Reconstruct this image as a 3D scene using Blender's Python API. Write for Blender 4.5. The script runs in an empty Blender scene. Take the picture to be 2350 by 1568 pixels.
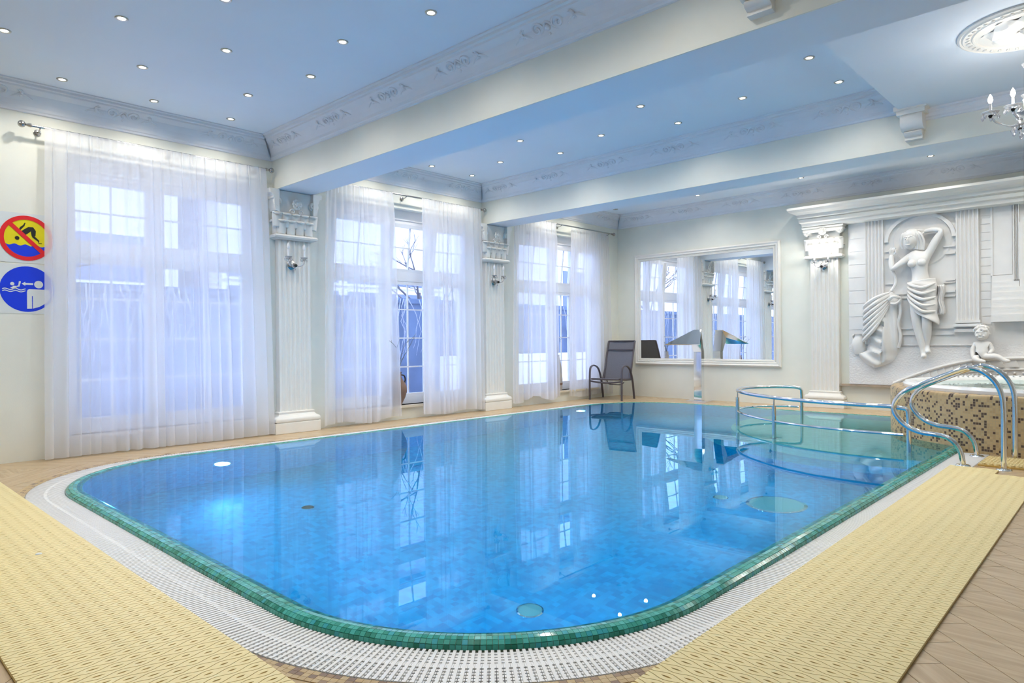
import bpy, bmesh, math, random
from mathutils import Vector, Matrix

random.seed(7)
S = bpy.context.scene
COL = S.collection
PI = math.pi
sin, cos, rad = math.sin, math.cos, math.radians

# ------------------------------------------------------------------ camera
cd = bpy.data.cameras.new('camera'); cam = bpy.data.objects.new('camera', cd); COL.objects.link(cam)
cd.lens = 23.72; cd.sensor_width = 36; cd.clip_start = .05; cd.clip_end = 200
_yaw, _pit, _rol = rad(133.53), rad(-.05), rad(-.5)
_fh = Vector((cos(_yaw), sin(_yaw), 0)); _r0 = Vector((_fh.y, -_fh.x, 0)); _u0 = Vector((0, 0, 1))
_f = cos(_pit)*_fh + sin(_pit)*_u0; _u = -sin(_pit)*_fh + cos(_pit)*_u0
_r = cos(_rol)*_r0 + sin(_rol)*_u; _u2 = -sin(_rol)*_r0 + cos(_rol)*_u
cam.matrix_world = Matrix(((_r.x, _u2.x, -_f.x, 7.75), (_r.y, _u2.y, -_f.y, 0), (_r.z, _u2.z, -_f.z, 1.1), (0, 0, 0, 1)))
S.camera = cam

# ------------------------------------------------------------------ sky, exposure, light levels
W = bpy.data.worlds.new('sky'); S.world = W; W.use_nodes = True
_bg = W.node_tree.nodes['Background']
_bg.inputs['Color'].default_value = (.58, .67, 1.0, 1); _bg.inputs['Strength'].default_value = 2.4
vs = S.view_settings
vs.view_transform = 'Standard'; vs.look = 'None'; vs.gamma = 1; vs.use_curve_mapping = False
vs.exposure = 0.88
SPOT_W = 12.0           # each recessed downlight
POOL_W = 46.0          # each underwater pool light
CANDLE_W = 2.2          # each lit candle bulb
cy = S.cycles
cy.max_bounces = 7; cy.diffuse_bounces = 3; cy.glossy_bounces = 3; cy.transmission_bounces = 5; cy.transparent_max_bounces = 12
cy.use_adaptive_sampling = True; cy.adaptive_threshold = .16; cy.adaptive_min_samples = 16
cy.sample_clamp_indirect = 6.0
cy.use_denoising = True

# ------------------------------------------------------------------ materials
def nodes(name):
    m = bpy.data.materials.new(name); m.use_nodes = True
    return m, m.node_tree, m.node_tree.nodes['Principled BSDF']

def mat(name, col, rough=.5, metal=0., var=0., vscale=4., bump=0., bscale=60., spec=None, emit=None, es=0.):
    m, t, p = nodes(name)
    p.inputs['Base Color'].default_value = (*col, 1); p.inputs['Roughness'].default_value = rough; p.inputs['Metallic'].default_value = metal
    if spec is not None: p.inputs['Specular IOR Level'].default_value = spec
    if emit: p.inputs['Emission Color'].default_value = (*emit, 1); p.inputs['Emission Strength'].default_value = es
    if var or bump:
        tc = t.nodes.new('ShaderNodeTexCoord')
    if var:
        n = t.nodes.new('ShaderNodeTexNoise'); n.inputs['Scale'].default_value = vscale; n.inputs['Detail'].default_value = 5
        t.links.new(tc.outputs['Object'], n.inputs['Vector'])
        r = t.nodes.new('ShaderNodeValToRGB')
        r.color_ramp.elements[0].position = .3; r.color_ramp.elements[1].position = .7
        r.color_ramp.elements[0].color = (*[c*(1-var) for c in col], 1); r.color_ramp.elements[1].color = (*[min(1, c*(1+var)) for c in col], 1)
        t.links.new(n.outputs['Fac'], r.inputs['Fac']); t.links.new(r.outputs['Color'], p.inputs['Base Color'])
    if bump:
        n2 = t.nodes.new('ShaderNodeTexNoise'); n2.inputs['Scale'].default_value = bscale; n2.inputs['Detail'].default_value = 4
        t.links.new(tc.outputs['Object'], n2.inputs['Vector'])
        b = t.nodes.new('ShaderNodeBump'); b.inputs['Strength'].default_value = bump; b.inputs['Distance'].default_value = .01
        t.links.new(n2.outputs['Fac'], b.inputs['Height']); t.links.new(b.outputs['Normal'], p.inputs['Normal'])
    return m

def ramp_random(name, stops, rough=.3, grain=0., spec=.5):
    """one of several colours for each piece, by the piece's own random number"""
    m, t, p = nodes(name); p.inputs['Roughness'].default_value = rough; p.inputs['Specular IOR Level'].default_value = spec
    oi = t.nodes.new('ShaderNodeObjectInfo'); r = t.nodes.new('ShaderNodeValToRGB'); r.color_ramp.interpolation = 'CONSTANT'
    els = r.color_ramp.elements
    els[0].position = 0; els[0].color = (*stops[0][1], 1)
    els[1].position = stops[1][0]; els[1].color = (*stops[1][1], 1)
    for pos, c in stops[2:]:
        e = els.new(pos); e.color = (*c, 1)
    t.links.new(oi.outputs['Random'], r.inputs['Fac']); t.links.new(r.outputs['Color'], p.inputs['Base Color'])
    return m

def island_random(name, stops, rough=.3):
    m, t, p = nodes(name); p.inputs['Roughness'].default_value = rough
    g = t.nodes.new('ShaderNodeNewGeometry'); r = t.nodes.new('ShaderNodeValToRGB'); r.color_ramp.interpolation = 'CONSTANT'
    els = r.color_ramp.elements
    els[0].position = 0; els[0].color = (*stops[0][1], 1); els[1].position = stops[1][0]; els[1].color = (*stops[1][1], 1)
    for pos, c in stops[2:]:
        e = els.new(pos); e.color = (*c, 1)
    t.links.new(g.outputs['Random Per Island'], r.inputs['Fac']); t.links.new(r.outputs['Color'], p.inputs['Base Color'])
    return m

WALL = mat('cream_wall_paint', (.82, .83, .75), .6, var=.03, vscale=2.5, bump=.05, bscale=90)
CEIL = mat('white_ceiling_with_pool_glow', (.80, .88, .97), .6, var=.015, vscale=1.2)  # white paint tinted blue to carry some of the pool's glow
PLAST = mat('white_plaster', (.84, .83, .79), .45, var=.02, vscale=6)
STUC = mat('white_relief_plaster', (.80, .80, .80), .5, var=.03, vscale=5)
ROUGHP = mat('rough_white_plaster', (.80, .80, .81), .7, var=.03, bump=1.0, bscale=38)
CORN = mat('cornice_plaster', (.78, .81, .86), .5, var=.02, vscale=5)
STAIN = mat('rust_stain', (.50, .42, .22), .7, var=.2, vscale=20)
UPVC = mat('white_window_frame', (.82, .84, .88), .3, var=.01)
CHROME = mat('polished_steel', (.82, .83, .85), .07, 1.0, bump=.01, bscale=5)
BRUSH = mat('brushed_nickel', (.45, .44, .42), .25, 1.0)
MIRR = mat('mirror_glass', (.93, .95, .95), .0, 1.0)
CHAIRF = mat('chair_powder_coat', (.085, .075, .085), .4)
SLING = mat('chair_sling_mesh', (.15, .15, .17), .65, var=.08, vscale=90, bump=.2, bscale=300)
GRATE = mat('white_grate_plastic', (.90, .91, .92), .35, var=.01)
CHAN = mat('gutter_grey', (.5, .51, .53), .6, var=.1)
MATY = mat('yellow_mat_plastic', (.86, .73, .38), .5, var=.04, vscale=8)
MATB = mat('mat_underside', (.60, .38, .09), .6, var=.05)
VASE = mat('brown_terracotta', (.20, .12, .085), .55, var=.12, vscale=9, bump=.1)
VASEG = mat('grey_stoneware', (.40, .38, .36), .55, var=.12, vscale=9, bump=.1)
TWIG = mat('twig_bark', (.14, .15, .12), .8, var=.2)
SNOW = mat('snow', (.82, .85, .92), .8, var=.03, bump=.3, bscale=6)
STONEW = mat('garden_wall_render', (.11, .17, .28), .9, var=.25, vscale=1.3, bump=.3, bscale=9)
HOUSEW = mat('house_wall', (.74, .74, .78), .8, var=.04)
HOUSEB = mat('house_dark_band', (.30, .34, .42), .6, var=.1)
GLASSD = mat('dark_window_glass', (.16, .22, .36), .1)
BARK = mat('tree_bark', (.13, .13, .15), .9, var=.2)
IVY = mat('frosted_ivy', (.36, .40, .50), .8, var=.3, vscale=30)
TUB = mat('white_acrylic', (.84, .86, .88), .15)
MARBLE = mat('brown_stone_ledge', (.42, .33, .25), .3, var=.15, vscale=12)
SILLM = mat('window_sill_stone', (.66, .60, .48), .4, var=.06, vscale=8)
RED = mat('sign_red', (.80, .01, .015), .4)
YEL = mat('sign_yellow', (.82, .70, .0), .4)
BLU = mat('sign_blue', (.0, .04, .75), .4)
BLK = mat('sign_black', (.012, .012, .01), .4)
SHEET = mat('sign_sheet', (.74, .79, .80), .35)
DARK = mat('dark_metal', (.03, .025, .02), .4, .6)
LENS = mat('lit_lamp_lens', (1, .97, .9), .4, emit=(1, .93, .80), es=30)
LENSOFF = mat('unlit_lamp_lens', (.12, .12, .12), .3)
BULB = mat('lit_candle_bulb', (1, .97, .92), .3, emit=(1, .96, .90), es=14)
BULBOFF = mat('frosted_bulb', (.85, .86, .88), .2)
PLENS = mat('lit_pool_lens', (.9, .9, 1), .3, emit=(.62, .60, 1.0), es=14)
RING = mat('downlight_ring', (.55, .53, .48), .3, .8)

PORC = mat('geyser_cover', (.22, .40, .35), .3)
TILES_BROWN = [(0, (.52, .37, .18)), (.35, (.56, .41, .21)), (.68, (.24, .15, .09)), (.86, (.33, .21, .12))]
TILES_GREEN = [(0, (.06, .40, .33)), (.3, (.035, .31, .24)), (.52, (.08, .48, .43)), (.78, (.02, .23, .165)), (.9, (.05, .40, .46))]
BORDER = ramp_random('brown_mosaic', TILES_BROWN, .35)
BORDER_S = island_random('brown_mosaic_far', TILES_BROWN, .35)
RIMT = ramp_random('green_mosaic', TILES_GREEN, .12)
RIMT_S = island_random('green_mosaic_far', TILES_GREEN, .12)
GROUT = mat('grout', (.50, .42, .30), .8, var=.05)
GROUTG = mat('green_grout', (.30, .40, .30), .7, var=.05)

def wood():
    m, t, p = nodes('oak_plank_tile'); p.inputs['Roughness'].default_value = .26
    tc = t.nodes.new('ShaderNodeTexCoord'); oi = t.nodes.new('ShaderNodeObjectInfo')
    mp = t.nodes.new('ShaderNodeMapping'); mp.inputs['Scale'].default_value = (1.4, 16, 16)
    ad = t.nodes.new('ShaderNodeVectorMath'); ad.operation = 'ADD'
    cv = t.nodes.new('ShaderNodeCombineXYZ'); mu = t.nodes.new('ShaderNodeMath'); mu.operation = 'MULTIPLY'; mu.inputs[1].default_value = 37
    t.links.new(oi.outputs['Random'], mu.inputs[0]); t.links.new(mu.outputs[0], cv.inputs[0]); t.links.new(mu.outputs[0], cv.inputs[1])
    t.links.new(tc.outputs['Object'], ad.inputs[0]); t.links.new(cv.outputs[0], ad.inputs[1]); t.links.new(ad.outputs[0], mp.inputs['Vector'])
    n = t.nodes.new('ShaderNodeTexNoise'); n.inputs['Scale'].default_value = 2.2; n.inputs['Detail'].default_value = 7; n.inputs['Distortion'].default_value = .6
    t.links.new(mp.outputs[0], n.inputs['Vector'])
    r = t.nodes.new('ShaderNodeValToRGB')
    r.color_ramp.elements[0].position = .28; r.color_ramp.elements[0].color = (.46, .33, .185, 1)
    r.color_ramp.elements[1].position = .72; r.color_ramp.elements[1].color = (.63, .47, .285, 1)
    t.links.new(n.outputs['Fac'], r.inputs['Fac']); t.links.new(r.outputs['Color'], p.inputs['Base Color'])
    return m
WOOD = wood()

def pool_tiles():
    m, t, p = nodes('azure_pool_mosaic'); p.inputs['Roughness'].default_value = .35
    tc = t.nodes.new('ShaderNodeTexCoord')
    v = t.nodes.new('ShaderNodeTexVoronoi'); v.distance = 'CHEBYCHEV'; v.inputs['Scale'].default_value = 24; v.inputs['Randomness'].default_value = .25
    t.links.new(tc.outputs['Object'], v.inputs['Vector'])
    sp = t.nodes.new('ShaderNodeSeparateColor'); t.links.new(v.outputs['Color'], sp.inputs[0])
    r = t.nodes.new('ShaderNodeValToRGB')
    r.color_ramp.elements[0].color = (.0, .25, .45, 1); r.color_ramp.elements[1].color = (.0, .39, .60, 1)
    t.links.new(sp.outputs[0], r.inputs['Fac']); t.links.new(r.outputs['Color'], p.inputs['Base Color'])
    return m
POOLT = pool_tiles()
TEALT = mat('teal_step_mosaic', (.16, .50, .46), .35, var=.15, vscale=14)

def water(name, tint, bump=.02, scale=1.6):
    m = bpy.data.materials.new(name); m.use_nodes = True; t = m.node_tree
    t.nodes.remove(t.nodes['Principled BSDF'])
    g = t.nodes.new('ShaderNodeBsdfGlass'); g.inputs['IOR'].default_value = 1.333; g.inputs['Roughness'].default_value = 0; g.inputs['Color'].default_value = (*tint, 1)
    n = t.nodes.new('ShaderNodeTexNoise'); n.inputs['Scale'].default_value = scale; n.inputs['Detail'].default_value = 2
    tc = t.nodes.new('ShaderNodeTexCoord'); t.links.new(tc.outputs['Object'], n.inputs['Vector'])
    b = t.nodes.new('ShaderNodeBump'); b.inputs['Strength'].default_value = bump; b.inputs['Distance'].default_value = .02
    t.links.new(n.outputs['Fac'], b.inputs['Height']); t.links.new(b.outputs['Normal'], g.inputs['Normal'])
    t.links.new(g.outputs[0], t.nodes['Material Output'].inputs['Surface'])
    return m
WATER = water('pool_water', (.70, .94, 1.0))
WATERT = water('tub_water', (.9, 1, .98), .03, 5)

def thin_glass():
    m = bpy.data.materials.new('window_pane_glass'); m.use_nodes = True; t = m.node_tree
    t.nodes.remove(t.nodes['Principled BSDF'])
    tr = t.nodes.new('ShaderNodeBsdfTransparent'); tr.inputs[0].default_value = (.93, .95, .97, 1)
    gl = t.nodes.new('ShaderNodeBsdfGlossy'); gl.inputs['Roughness'].default_value = 0
    lw = t.nodes.new('ShaderNodeLayerWeight'); pw = t.nodes.new('ShaderNodeMath'); pw.operation = 'POWER'; pw.inputs[1].default_value = 4
    fr = t.nodes.new('ShaderNodeMath'); fr.operation = 'MULTIPLY_ADD'; fr.inputs[1].default_value = .8; fr.inputs[2].default_value = .04
    t.links.new(lw.outputs['Facing'], pw.inputs[0]); t.links.new(pw.outputs[0], fr.inputs[0])
    mx = t.nodes.new('ShaderNodeMixShader')
    t.links.new(fr.outputs[0], mx.inputs[0]); t.links.new(tr.outputs[0], mx.inputs[1]); t.links.new(gl.outputs[0], mx.inputs[2])
    t.links.new(mx.outputs[0], t.nodes['Material Output'].inputs['Surface'])
    return m
PANE = thin_glass()

def sheer():
    m = bpy.data.materials.new('sheer_white_voile'); m.use_nodes = True; t = m.node_tree
    t.nodes.remove(t.nodes['Principled BSDF'])
    tr = t.nodes.new('ShaderNodeBsdfTransparent'); tr.inputs[0].default_value = (1, 1, 1, 1)
    tl = t.nodes.new('ShaderNodeBsdfTranslucent'); tl.inputs[0].default_value = (.93, .94, .97, 1)
    df = t.nodes.new('ShaderNodeBsdfDiffuse'); df.inputs[0].default_value = (.92, .92, .95, 1)
    m1 = t.nodes.new('ShaderNodeMixShader'); m1.inputs[0].default_value = .5
    m2 = t.nodes.new('ShaderNodeMixShader')
    n = t.nodes.new('ShaderNodeTexNoise'); n.inputs['Scale'].default_value = 400
    mr = t.nodes.new('ShaderNodeMapRange'); mr.inputs[3].default_value = .58; mr.inputs[4].default_value = .67
    lw = t.nodes.new('ShaderNodeLayerWeight'); lw.inputs[0].default_value = .5
    ad = t.nodes.new('ShaderNodeMath'); ad.operation = 'MULTIPLY_ADD'; ad.inputs[1].default_value = .30; ad.use_clamp = True
    tc = t.nodes.new('ShaderNodeTexCoord'); t.links.new(tc.outputs['Object'], n.inputs['Vector'])
    t.links.new(n.outputs['Fac'], mr.inputs[0])
    t.links.new(lw.outputs['Facing'], ad.inputs[0]); t.links.new(mr.outputs[0], ad.inputs[2]); t.links.new(ad.outputs[0], m2.inputs[0])
    t.links.new(tl.outputs[0], m1.inputs[1]); t.links.new(df.outputs[0], m1.inputs[2])
    t.links.new(tr.outputs[0], m2.inputs[1]); t.links.new(m1.outputs[0], m2.inputs[2])
    t.links.new(m2.outputs[0], t.nodes['Material Output'].inputs['Surface'])
    return m
VOILE = sheer()

def crystal():
    m, t, p = nodes('cut_crystal')
    p.inputs['Base Color'].default_value = (.95, .96, 1, 1); p.inputs['Roughness'].default_value = .03
    p.inputs['Transmission Weight'].default_value = .75; p.inputs['IOR'].default_value = 1.5
    return m
CRYST = crystal()

def tub_mosaic():
    """small tan and brown square tiles round the tub wall (each under ten pixels)"""
    m, t, p = nodes('tan_brown_mosaic'); p.inputs['Roughness'].default_value = .3
    tc = t.nodes.new('ShaderNodeTexCoord'); sx = t.nodes.new('ShaderNodeSeparateXYZ'); t.links.new(tc.outputs['Object'], sx.inputs[0])
    def mth(op, a, b=None):
        n = t.nodes.new('ShaderNodeMath'); n.operation = op
        for k, v in ((0, a), (1, b)):
            if v is None: continue
            if isinstance(v, (int, float)): n.inputs[k].default_value = v
            else: t.links.new(v, n.inputs[k])
        return n.outputs[0]
    ang = mth('MULTIPLY', mth('ARCTAN2', sx.outputs[1], sx.outputs[0]), 1.65/.0245)
    zz = mth('MULTIPLY', sx.outputs[2], 1/.0245)
    rr = mth('MULTIPLY', mth('SQRT', mth('ADD', mth('MULTIPLY', sx.outputs[0], sx.outputs[0]), mth('MULTIPLY', sx.outputs[1], sx.outputs[1]))), 1/.0245)
    a, b = mth('FLOOR', ang), mth('FLOOR', mth('ADD', zz, rr))
    cb = t.nodes.new('ShaderNodeCombineXYZ'); t.links.new(a, cb.inputs[0]); t.links.new(b, cb.inputs[1])
    wn = t.nodes.new('ShaderNodeTexWhiteNoise'); wn.noise_dimensions = '2D'; t.links.new(cb.outputs[0], wn.inputs['Vector'])
    r = t.nodes.new('ShaderNodeValToRGB'); r.color_ramp.interpolation = 'CONSTANT'
    e = r.color_ramp.elements; e[0].color = (.52, .36, .165, 1); e[1].position = .45; e[1].color = (.45, .31, .135, 1)
    x = e.new(.74); x.color = (.075, .04, .02, 1)
    t.links.new(wn.outputs['Value'], r.inputs['Fac'])
    ga = mth('LESS_THAN', mth('ABSOLUTE', mth('SUBTRACT', mth('FRACT', ang), .5)), .44)
    gb = mth('LESS_THAN', mth('ABSOLUTE', mth('SUBTRACT', mth('FRACT', mth('ADD', zz, rr)), .5)), .44)
    mx = t.nodes.new('ShaderNodeMix'); mx.data_type = 'RGBA'
    t.links.new(mth('MULTIPLY', ga, gb), mx.inputs[0]); mx.inputs[6].default_value = (.44, .34, .19, 1); t.links.new(r.outputs['Color'], mx.inputs[7])
    t.links.new(mx.outputs[2], p.inputs['Base Color'])
    return m
TUBT = tub_mosaic()

# ------------------------------------------------------------------ mesh helpers
class B:
    def __init__(s): s.v = []; s.f = []
    def add(s, vs, fs):
        o = len(s.v); s.v += [tuple(p) for p in vs]; s.f += [tuple(o+i for i in f) for f in fs]; return s
    def box(s, x0, x1, y0, y1, z0, z1):
        return s.add([(x0,y0,z0),(x1,y0,z0),(x1,y1,z0),(x0,y1,z0),(x0,y0,z1),(x1,y0,z1),(x1,y1,z1),(x0,y1,z1)],
                     [(0,3,2,1),(4,5,6,7),(0,1,5,4),(1,2,6,5),(2,3,7,6),(3,0,4,7)])
    def prism(s, poly, z0, z1, fn=None):
        """poly: list of (a,b) counter-clockwise; fn maps (a,b,c) to xyz"""
        fn = fn or (lambda a, b, c: (a, b, c)); n = len(poly)
        return s.add([fn(a, b, z0) for a, b in poly]+[fn(a, b, z1) for a, b in poly],
                     [tuple(range(n-1, -1, -1)), tuple(range(n, 2*n))]+[(i, (i+1) % n, n+(i+1) % n, n+i) for i in range(n)])
    def lathe(s, prof, seg=24, c=(0,0,0), a0=0, a1=2*PI, sx=1, sy=1):
        full = abs(a1-a0-2*PI) < 1e-6; n = seg if full else seg+1; m = len(prof)
        vs = [(c[0]+r*cos(a0+(a1-a0)*i/seg)*sx, c[1]+r*sin(a0+(a1-a0)*i/seg)*sy, c[2]+z) for i in range(n) for r, z in prof]
        fs = []
        for i in range(seg):
            j = (i+1) % n
            for k in range(m-1): fs.append((i*m+k, j*m+k, j*m+k+1, i*m+k+1))
        return s.add(vs, fs)
    def sphere(s, c, r, seg=12, rings=8, sc=(1,1,1)):
        prof = [(r*sin(PI*k/rings), -r*cos(PI*k/rings)) for k in range(rings+1)]
        prof[0] = (1e-4, -r); prof[-1] = (1e-4, r)
        vs0 = len(s.v); s.lathe(prof, seg)
        s.v[vs0:] = [(c[0]+x*sc[0], c[1]+y*sc[1], c[2]+z*sc[2]) for x, y, z in s.v[vs0:]]
        return s
    def tube(s, pts, r, seg=8, closed=False, caps=True, flat=1.0):
        """r: number or list; flat squashes the section along its second axis"""
        P = [Vector(p) for p in pts]; n = len(P); rr = r if isinstance(r, (list, tuple)) else [r]*n
        up = None; vs = []
        for i in range(n):
            if closed: t = P[(i+1) % n]-P[i-1]
            else: t = P[min(i+1, n-1)]-P[max(i-1, 0)]
            t.normalize()
            if up is None:
                up = Vector((0,0,1)) if abs(t.z) < .9 else Vector((0,1,0))
            a = t.cross(up)
            if a.length < 1e-6: a = t.orthogonal()
            a.normalize(); up = a.cross(t).normalized()
            for k in range(seg):
                q = 2*PI*k/seg; vs.append(P[i]+a*(rr[i]*cos(q))+up*(rr[i]*sin(q)*flat))
        fs = []
        for i in range(n if closed else n-1):
            j = (i+1) % n
            for k in range(seg): fs.append((i*seg+k, i*seg+(k+1) % seg, j*seg+(k+1) % seg, j*seg+k))
        if caps and not closed: fs += [tuple(range(seg-1, -1, -1)), tuple((n-1)*seg+k for k in range(seg))]
        return s.add(vs, fs)
    def sweep(s, prof, path, closed=False):
        """prof: list of (out,z); path: list of (x,y,nx,ny) with the outward direction"""
        m = len(prof); n = len(path)
        vs = [(x+nx*o, y+ny*o, z) for x, y, nx, ny in path for o, z in prof]
        fs = []
        for i in range(n if closed else n-1):
            j = (i+1) % n
            for k in range(m-1): fs.append((i*m+k, j*m+k, j*m+k+1, i*m+k+1))
        return s.add(vs, fs)
    def grid(s, fn, nu, nv):
        vs = [fn(i/nu, j/nv) for i in range(nu+1) for j in range(nv+1)]
        return s.add(vs, [(i*(nv+1)+j, (i+1)*(nv+1)+j, (i+1)*(nv+1)+j+1, i*(nv+1)+j+1) for i in range(nu) for j in range(nv)])
    def xf(s, M):
        s.v = [tuple(M @ Vector(p)) for p in s.v]; return s
    def mesh(s, name, m, smooth=False):
        me = bpy.data.meshes.new(name); me.from_pydata(s.v, [], s.f); me.update()
        if m: me.materials.append(m)
        bm = bmesh.new(); bm.from_mesh(me); bmesh.ops.recalc_face_normals(bm, faces=bm.faces[:])
        if smooth:
            for f in bm.faces: f.smooth = True
            for e in bm.edges:
                if len(e.link_faces) == 2 and e.calc_face_angle(0) > rad(40): e.smooth = False
        if m and m.name in ('pool_water', 'tub_water'):      # a liquid's open surface faces up
            for f in bm.faces:
                if f.normal.z < 0: f.normal_flip()
        bm.to_mesh(me); bm.free()
        return me

def link(name, me, parent=None, M=None):
    o = bpy.data.objects.new(name, me); COL.objects.link(o)
    if parent: o.parent = parent
    if M is not None: o.matrix_local = M
    return o
def obj(name, b, m, parent=None, smooth=False, M=None):
    return link(name, b.mesh(name, m, smooth), parent, M)
def tag(o, label, cat, group=None):
    o['label'] = label; o['category'] = cat
    if group: o['group'] = group
    return o
def thing(name, label, cat, loc=(0,0,0), rz=0, group=None):
    o = bpy.data.objects.new(name, None); COL.objects.link(o); o.location = loc; o.rotation_euler = (0, 0, rz); o.empty_display_size = .1
    return tag(o, label, cat, group)
def struct(o, kind='structure'): o['kind'] = kind; return o
def bevel(o, w=.01, seg=2):
    md = o.modifiers.new('bevel', 'BEVEL'); md.width = w; md.segments = seg; md.limit_method = 'ANGLE'; return o
def T(x, y, z): return Matrix.Translation((x, y, z))
def RZ(a): return Matrix.Rotation(a, 4, 'Z')
def arc(cx, cyy, r, a0, a1, n): return [(cx+r*cos(rad(a0+(a1-a0)*i/n)), cyy+r*sin(rad(a0+(a1-a0)*i/n))) for i in range(n+1)]
def smoothpath(pts, n=6):
    """Catmull-Rom through the points"""
    P = [Vector(p) for p in pts]; out = []
    for i in range(len(P)-1):
        a, b, c, d = P[max(i-1, 0)], P[i], P[i+1], P[min(i+2, len(P)-1)]
        for k in range(n):
            t = k/n
            out.append(.5*((2*b)+(c-a)*t+(2*a-5*b+4*c-d)*t*t+(3*b-a-3*c+d)*t**3))
    out.append(P[-1]); return out
def lamp(name, kind, loc, power, col, parent=None, **kw):
    l = bpy.data.lights.new(name, kind); l.energy = power; l.color = col
    for k, v in kw.items(): setattr(l, k, v)
    o = bpy.data.objects.new(name, l); COL.objects.link(o); o.location = loc
    if parent: o.parent = parent
    return o

# ------------------------------------------------------------------ room numbers (metres)
XR, YB, YF = 10.4, -1.6, 11.25           # right wall, back wall, far wall; the window wall is x = 0
ZC, ZD, ZB = 3.55, 3.30, 2.955           # ceiling, lowered ceiling, beam underside
B1, B2 = (3.96, 4.44), (7.50, 7.93)      # the two ceiling beams along y
XD = 5.98                                # lowered ceiling begins here
WIN = [(1.80, 3.74, (1.80, 2.66, 3.74)), (4.76, 7.24, (4.76, 5.72, 6.5, 7.24)), (8.30, 10.62, (8.30, 9.33, 9.95, 10.62))]
ZS, ZT = .20, 3.0                        # window opening
# pool: rounded rectangle, outer edge of the green lip
PX0, PX1, PY0, PY1, PR = .91, 6.40, 1.31, 10.20, 1.25
ZWAT, ZPOOL = .0275, -1.40
TUBC, TUBR = (7.10, 9.25), 1.65

def pool_loop(step=.022):
    """points of the lip's outer edge with the inward direction, counter-clockwise from the near side"""
    segs = []
    def line(x0, y0, x1, y1, nx, ny):
        L = math.hypot(x1-x0, y1-y0); n = max(1, round(L/step))
        for i in range(n): segs.append((x0+(x1-x0)*i/n, y0+(y1-y0)*i/n, nx, ny))
    def corner(cx, cyy, a0):
        n = max(4, round(PR*PI/2/step))
        for i in range(n):
            a = a0+PI/2*i/n; segs.append((cx+PR*cos(a), cyy+PR*sin(a), -cos(a), -sin(a)))
    line(PX0+PR, PY0, PX1-PR, PY0, 0, 1); corner(PX1-PR, PY0+PR, -PI/2)
    line(PX1, PY0+PR, PX1, PY1-PR, -1, 0); corner(PX1-PR, PY1-PR, 0)
    line(PX1-PR, PY1, PX0+PR, PY1, 0, -1); corner(PX0+PR, PY1-PR, PI/2)
    line(PX0, PY1-PR, PX0, PY0+PR, 1, 0); corner(PX0+PR, PY0+PR, PI)
    return segs
LOOP = pool_loop(); LOOPC = pool_loop(.12)
def in_tub(x, y, m=.0): return math.hypot(x-TUBC[0], y-TUBC[1]) < TUBR-m
CAMXY = (7.75, 0)
def near(x, y):
    """distance from where the photo was taken; what it does not show (out of frame, under a mat) counts as far"""
    dx, dy = x-CAMXY[0], y-CAMXY[1]; d = dx*_fh.x+dy*_fh.y; r_ = dx*_r0.x+dy*_r0.y
    hid = d < 2.17 or abs(r_) > .77*d or (.5 < y < 1.05 and x < 6.3) or (6.58 < x < 7.15 and .9 < y < 6.4)
    return math.hypot(dx, dy)+(100 if hid else 0)

# ------------------------------------------------------------------ walls
def wall_with_openings():
    b = B(); t = .35
    ys = YB
    for y0, y1, _ in WIN:
        b.box(-t, 0, ys, y0, -.2, ZC+.3); b.box(-t, 0, y0, y1, -.2, ZS); b.box(-t, 0, y0, y1, ZT, ZC+.3); ys = y1
    b.box(-t, 0, ys, YF+.3, -.2, ZC+.3)
    return b
struct(obj('wall_left', wall_with_openings(), WALL))
struct(obj('wall_far', B().box(0, XR+.3, YF, YF+.3, -.2, ZC+.3), WALL))
struct(obj('wall_right', B().box(XR, XR+.3, YB, YF, -.2, ZC+.3), WALL))
struct(obj('wall_back', B().box(0, XR+.3, YB-.3, YB, -.2, ZC+.3), WALL))
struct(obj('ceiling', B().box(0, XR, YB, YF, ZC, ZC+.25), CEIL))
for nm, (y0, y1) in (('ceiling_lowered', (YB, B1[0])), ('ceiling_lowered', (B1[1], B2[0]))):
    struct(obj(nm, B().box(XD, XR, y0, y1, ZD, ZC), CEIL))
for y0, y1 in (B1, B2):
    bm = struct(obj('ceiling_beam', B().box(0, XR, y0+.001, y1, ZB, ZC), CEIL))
    obj('beam_face', B().box(0, XR, y0-.012, y0+.001, ZB+.0005, ZC), WALL, bm)

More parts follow.
